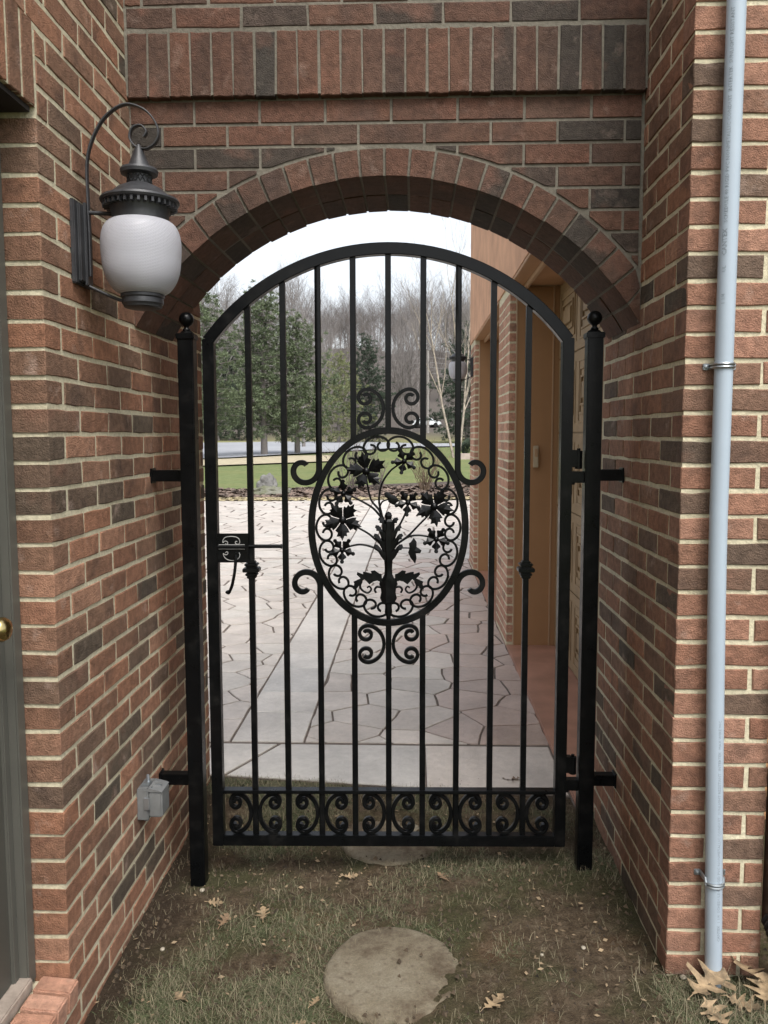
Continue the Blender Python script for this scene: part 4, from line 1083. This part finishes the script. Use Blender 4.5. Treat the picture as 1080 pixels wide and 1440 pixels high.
grass(14000, lambda x, y: min(1, .06+.8*den(x, y)), M_gd, 'dead_grass', 'straw coloured dead grass blades matted over the soil', .015, .045, 1.6, .0007, True)
grass(800, lambda x, y: .9*max(0, 1-((x-.82)/.3)**2-((y-2.1)/.2)**2), M_gd, 'dead_grass', 'long straw stalks round the foot of the conduit', .02, .07, .9, .0012)

# ------------------------------------------------------------------ trees
def rot_about(v, ax, a): return Matrix.Rotation(a, 3, ax) @ v
def bare_tree_mb(seed, h, r0, spread=.55, levels=3, nb=(9, 5, 4), multi=1, upright=.35):
    rnd = random.Random(seed); mb = MB()
    def limb(p, d, L, r, lev):
        k = 6 if lev == 0 else (4 if lev == 1 else 3); pts = [p.copy()]; rad = [r]; q = p.copy(); dd = d.copy()
        for i in range(k):
            dd = (dd+Vector((rnd.uniform(-1, 1), rnd.uniform(-1, 1), rnd.uniform(-.5, 1)))*(.07+.06*lev)+Vector((0, 0, upright*.12*lev))).normalized()
            q = q+dd*(L/k); pts.append(q.copy()); rad.append(r*(1-(i+1)/k*.82))
        mb.tube(pts, rad, 6 if lev == 0 else (4 if lev == 1 else 3), False)
        if lev >= levels: return
        for i in range(nb[lev]):
            t = rnd.uniform(.30 if lev == 0 else .2, 1.0); f = t*k; j = min(int(f), k-1); f -= j
            b = pts[j].lerp(pts[j+1], f); ax = (pts[j+1]-pts[j]).normalized(); o_ = ax.orthogonal().normalized(); o_ = rot_about(o_, ax, rnd.random()*2*pi)
            nd = (ax*cos(spread)+o_*sin(spread)*rnd.uniform(.7, 1.3)).normalized()
            limb(b, nd, L*rnd.uniform(.38, .58)*(1.15-.45*t), max(rad[j]*.55, .006), lev+1)
    for m in range(multi):
        a = 2*pi*m/multi+rnd.random(); d = Vector((cos(a)*.22*(multi > 1), sin(a)*.22*(multi > 1), 1)).normalized()
        limb(Vector((cos(a)*.15*(multi > 1), sin(a)*.15*(multi > 1), -.3)), d, h*rnd.uniform(.85, 1.0), r0, 0)
    return mb
M_bark = simple('grey_bark', (.225, .205, .195), .95, 0, .2, 1.5, .5, 20, rnd=True)
M_bark2 = simple('brown_bark', (.18, .16, .148), .95, 0, .2, 1.5, .5, 20, rnd=True)
M_birch = simple('peeling_pale_bark', (.34, .29, .235), .9, 0, .25, 6, .4, 20)
var = []
for s in range(5):
    hh = 17+1.5*s
    var.append(bare_tree_mb(40+s, hh, .19, .60 if s % 2 else .74, 3, (21, 8, 6), 1, .30 if s % 2 else .15).mesh('bare_tree', M_bark if s % 2 else M_bark2))
rs = random.Random(5); cnt = 0
TG = 'bare trees on the wooded slope beyond the road'
while cnt < 285:
    y = 98+135*rs.random()**1.1; x = y*rs.uniform(-.42, .24)
    if cnt % 6 == 0: y = rs.uniform(185, 228); x = y*rs.uniform(-.12, .07)
    if y < 108 and -.08 < x/y < .06: continue
    o = link('bare_tree', var[cnt % 5], None, (x, y, tz2(x, y)-.2), (0, 0, rs.random()*6.28)); s = rs.uniform(.62, .95)
    cxn = x/y
    if -.13 < cxn < .0: s *= .80
    elif cxn > .03: s *= .86
    o.scale = (s*1.1, s*1.1, s); tag(o, 'bare grey winter tree in the wood across the road', 'tree', TG); cnt += 1
# closer bare trees, each with its own look
for i, (x, y, h, r, lab) in enumerate([(-9.3, 70, 13.5, .16, 'tall bare tree standing behind the middle pine'), (4.3, 58, 12.0, .14, 'bare tree rising behind the far lantern by the garage wall'), (-16.5, 66, 13, .15, 'bare tree left of the pines across the road')]):
    tag(bare_tree_mb(90+i, h, r, .55, 3, (16, 7, 5)).build('bare_tree', M_bark, None, (x, y, tz2(x, y)), smooth=60), lab, 'tree')
tag(bare_tree_mb(77, 10.5, .085, .33, 3, (7, 4, 3), 3, .6).build('birch_tree', M_birch, None, (2.45, 47.5, tz2(2.4, 47.5)), smooth=60), 'multi stemmed birch tree with pale peeling bark near the garage end', 'tree')

def pine_mats():
    a = simple('pine_needles', (.135, .170, .092), .8, 0, .35, 1.2, rnd=True); b = simple('yellowish_pine_needles', (.215, .235, .105), .8, 0, .3, 1.2, rnd=True); c = simple('dark_spruce_needles', (.055, .078, .050), .85, 0, .3, 1.2, rnd=True)
    return a, b, c
M_n1, M_n2, M_n3 = pine_mats()
def pine(name, x, y, h, w, seed, label, nm, clear=.12, dense=1., shape=1., lean=0.):
    rnd = random.Random(seed); r = thing(name, (x, y, tz2(x, y)-.1), label, 'tree')
    tr = [(lean*t*h*.15, 0, h*t) for t in lin(0, 1, 9)]
    mbt = MB().tube(tr, [h*.021*(1-.93*t)+.01 for t in lin(0, 1, 9)], 8)
    mf = MB(); nbr = int(70*dense); V = []; F = []
    for i in range(nbr):
        t = clear+(1-clear)*(i+.5)/nbr; z = h*t
        L = w*(min(1, (1-t)**.62*1.15+.05))*rnd.uniform(.5, 1.2)*min(1, .72+.6*(t-clear)*3)
        a = i*2.399+rnd.uniform(-.4, .4); rise = rnd.uniform(-.12, .22)+.35*t
        pts = []
        for k in range(5):
            s = k/4; pts.append(Vector((lean*t*h*.15+cos(a)*L*s, sin(a)*L*s, z+L*rise*s-.10*L*s*s*shape+rnd.uniform(-.06, .06))))
        mbt.tube(pts, [.035*(1-.8*k/4)*h/9 for k in range(5)], 4, False)
        nc = max(3, int(L*7*dense))
        for c in range(nc):
            s = .22+.80*(c+rnd.random())/nc; j = min(3, int(min(s, .999)*4)); p = pts[j].lerp(pts[j+1], min(1.2, s*4-j)); sp = .34*h/9
            p = p+Vector((rnd.gauss(0, sp), rnd.gauss(0, sp), rnd.gauss(0, sp*.55)))
            for q in range(34):
                d = Vector((rnd.gauss(0, 1)+cos(a)*.5, rnd.gauss(0, 1)+sin(a)*.5, rnd.gauss(.25, .7))).normalized(); ln = rnd.uniform(.11, .25)*h/9
                sd_ = d.orthogonal().normalized(); sd_ = rot_about(sd_, d, rnd.random()*6.28)*ln*.085; b = len(V)
                V += [tuple(p-sd_*.5), tuple(p+d*ln*.55-sd_), tuple(p+d*ln), tuple(p+d*ln*.55+sd_)]; F.append((b, b+1, b+2, b+3))
    mbt.build('trunk', M_bark2, r, smooth=60); MB().add(V, F).build('crown', nm, r)
    return r
pine('pine_tree', -11.3, 46.4, 9.6, 2.9, 1, 'leftmost pine tree with a leaning trunk beside the left brick wall', M_n1, .16, 1.1, 1.5, -.35)
pine('pine_tree', -9.2, 50.9, 10.3, 3.0, 2, 'tall middle pine tree with dark green crown by the road', M_n1, .14, 1.2)
pine('pine_tree', -7.5, 53.4, 8.9, 3.1, 3, 'broad pine tree right of the tallest one by the road', M_n1, .14, 1.2)
pine('pine_tree', -8.3, 92, 10, 4.2, 4, 'yellowish green pine tree across the road right of the pines', M_n2, .06, 1.0)
pine('spruce_tree', -5.6, 100, 12.6, 3.0, 5, 'dark narrow spruce tree behind the top of the medallion', M_n3, .03, 1.2)
pine('spruce_tree', 5.9, 92, 13.0, 4.2, 6, 'dark evergreen tree behind the birch by the garage wall', M_n3, .04, 1.1)
pine('spruce_tree', -24, 108, 13, 4, 8, 'dark evergreen tree across the road at the far left', M_n3, .04, 1.1)
# shrubs
def shrub(x, y, h, n, seed, label, mat):
    rnd = random.Random(seed); mb = MB()
    for i in range(n):
        a = rnd.random()*6.28; t = rnd.uniform(.15, .75); p = Vector((rnd.uniform(-.08, .08), rnd.uniform(-.08, .08), 0)); d = Vector((cos(a)*t, sin(a)*t, 1)).normalized(); L = h*rnd.uniform(.6, 1.1)
        pts = [p+d*L*k/4+Vector((rnd.uniform(-.04, .04), rnd.uniform(-.04, .04), 0))*k for k in range(5)]
        mb.tube(pts, [.010*(1-.8*k/4) for k in range(5)], 4, False)
        for b in range(4):
            k = rnd.randrange(1, 4); q = pts[k]; e = (d+Vector((rnd.uniform(-.8, .8), rnd.uniform(-.8, .8), rnd.uniform(0, .5)))).normalized(); mb.tube([q, q+e*L*.16, q+e*L*.30+Vector((0, 0, .03))], [.005, .004, .002], 3, False)
    tag(mb.build('bare_shrub', mat, None, (x, y, tz2(x, y)), smooth=60), label, 'shrub', 'bare twiggy shrubs in the mulch bed')
M_twig = simple('brown_twig', (.19, .135, .09), .9, 0, .25, 6)
M_twig2 = simple('grey_twig', (.17, .14, .125), .9, 0, .25, 6)
shrub(.30, 21.8, 1.35, 34, 1, 'brown twiggy shrub seen through the right half of the medallion', M_twig)
shrub(-1.75, 22.6, 1.7, 30, 2, 'grey twiggy shrub seen through the upper left of the medallion', M_twig2)
shrub(-.95, 22.0, 1.1, 22, 3, 'small grey shrub left of the brown one', M_twig2)
mb = MB(); V = []; F = []; rnd = random.Random(3)
for i in range(2600):
    d = Vector((rnd.gauss(0, 1), rnd.gauss(0, 1), rnd.gauss(0, 1))).normalized(); p = Vector((d.x*.55, d.y*.55, .5+d.z*.5))*rnd.uniform(.86, 1.03); s = d.orthogonal().normalized()*.05; e = d*.07+Vector((0, 0, .03)); b = len(V)
    V += [tuple(p-s), tuple(p+e), tuple(p+s)]; F.append((b, b+1, b+2))
tag(MB().add(V, F).build('evergreen_shrub', M_n3, None, (3.35, 48.6, tz2(3.3, 48.6))), 'round dark evergreen shrub by the birch trunks', 'shrub')
MB_ = MB().box(-.9, 1.6, -.15, .15, -.05, .32, .03)
tag(MB_.build('planter_edge', M_stoner, None, (3.2, 45.2, tz2(3.2, 45.2))), 'low pinkish planter edge in front of the birch tree', 'planter')
# rock
M_rock = simple('mossy_grey_rock', (.22, .215, .205), .9, 0, .3, 3, .8, 14, bd=.03)
rk = thing('garden_rock', (-3.62, 20.6, 0), 'grey two humped garden rock in the mulch bed', 'rock')
def rock(name, c, s, sd, mat):
    bm = bmesh.new(); bmesh.ops.create_icosphere(bm, subdivisions=4, radius=1)
    for v in bm.verts:
        n = noise.noise(v.co*1.3+Vector((sd, 0, 0)))*.35+noise.noise(v.co*3.4+Vector((sd, 3, 0)))*.14+noise.noise(v.co*9)*.05
        v.co = Vector((v.co.x*s[0], v.co.y*s[1], v.co.z*s[2]))*(1+n)+Vector(c)
    MB().bm(bm).build(name, mat, rk, smooth=60)
rock('rock', (0, 0, .09), (.50, .36, .17), 1, simple('dark_grey_rock', (.15, .145, .125), .9, 0, .3, 4, .8, 14, dark=(.10, .11, .05), bd=.03)); rock('rock', (-.06, .08, .30), (.22, .20, .24), 5, M_rock)
# car
def car():
    r = thing('parked_car', (1.75, 124, tz2(1.75, 124)+.02), 'small white car parked across the road in front of the wood', 'car', rz=radians(12))
    M_cp = simple('white_car_paint', (.72, .76, .78), .25, 0, .02); M_gl = simple('dark_car_glass', (.03, .04, .05), .1); M_ty = simple('black_tyre', (.015, .015, .015), .8)
    prof = [(-2.15, .35), (-2.2, .65), (-2.1, .88), (-1.5, .95), (-.95, 1.38), (-.3, 1.46), (.55, 1.42), (1.15, .98), (1.95, .86), (2.2, .66), (2.2, .35)]
    mb = MB(); n = len(prof)
    vs = [(x, -.85+.14*max(0, z-.95)/.5*1.0, z) for x, z in prof]+[(x, .85-.14*max(0, z-.95)/.5, z) for x, z in prof]
    mb.add(vs, [tuple(range(n)), tuple(range(2*n-1, n-1, -1))]+[(i, n+i, n+(i+1) % n, (i+1) % n) for i in range(n)])
    mb.build('body', M_cp, r)
    for s in (-1, 1):
        MB().add([(-1.3, s*.80, 1.0), (-.85, s*.745, 1.33), (-.28, s*.735, 1.39), (-.28, s*.81, .98)], [(0, 1, 2, 3)]).add([(-.2, s*.81, .98), (-.2, s*.735, 1.39), (.5, s*.745, 1.36), (.98, s*.80, 1.0)], [(0, 1, 2, 3)]).xf(Matrix.Translation((0, s*.045, 0))).build('window', M_gl, r)
        for x in (-1.35, 1.35):
            MB().lathe([(.12, -.1), (.31, -.1), (.33, -.06), (.33, .06), (.31, .1), (.12, .1)], 18).xf(Matrix.Translation((x, s*.80, .33)) @ Matrix.Rotation(pi/2, 4, 'X')).build('wheel', M_ty, r)
car()
# utility pole and wires
up_ = thing('utility_pole', (2.0, 118, tz2(2.0, 118)), 'pale utility pole with wires in front of the wood', 'utility pole')
MB().tube([(0, 0, -.3), (0, 0, 11.5)], [.22, .15], 8).build('pole', simple('weathered_pole', (.34, .32, .30), .9, 0, .1), up_, smooth=60)
M_wire = simple('pale_wire', (.30, .30, .30), .6)
for z, dy in ((10.6, 0), (9.9, .1), (9.2, -.1), (8.4, 0)):
    pts = [(x, 6*(1 if x < 0 else 1)*abs(x)/40*.0+dy, z-1.1*(1-((abs(x)-20)/20)**2)) for x in lin(-40, 40, 33)]
    MB().tube(pts, .022, 4).build('wire', M_wire, up_)
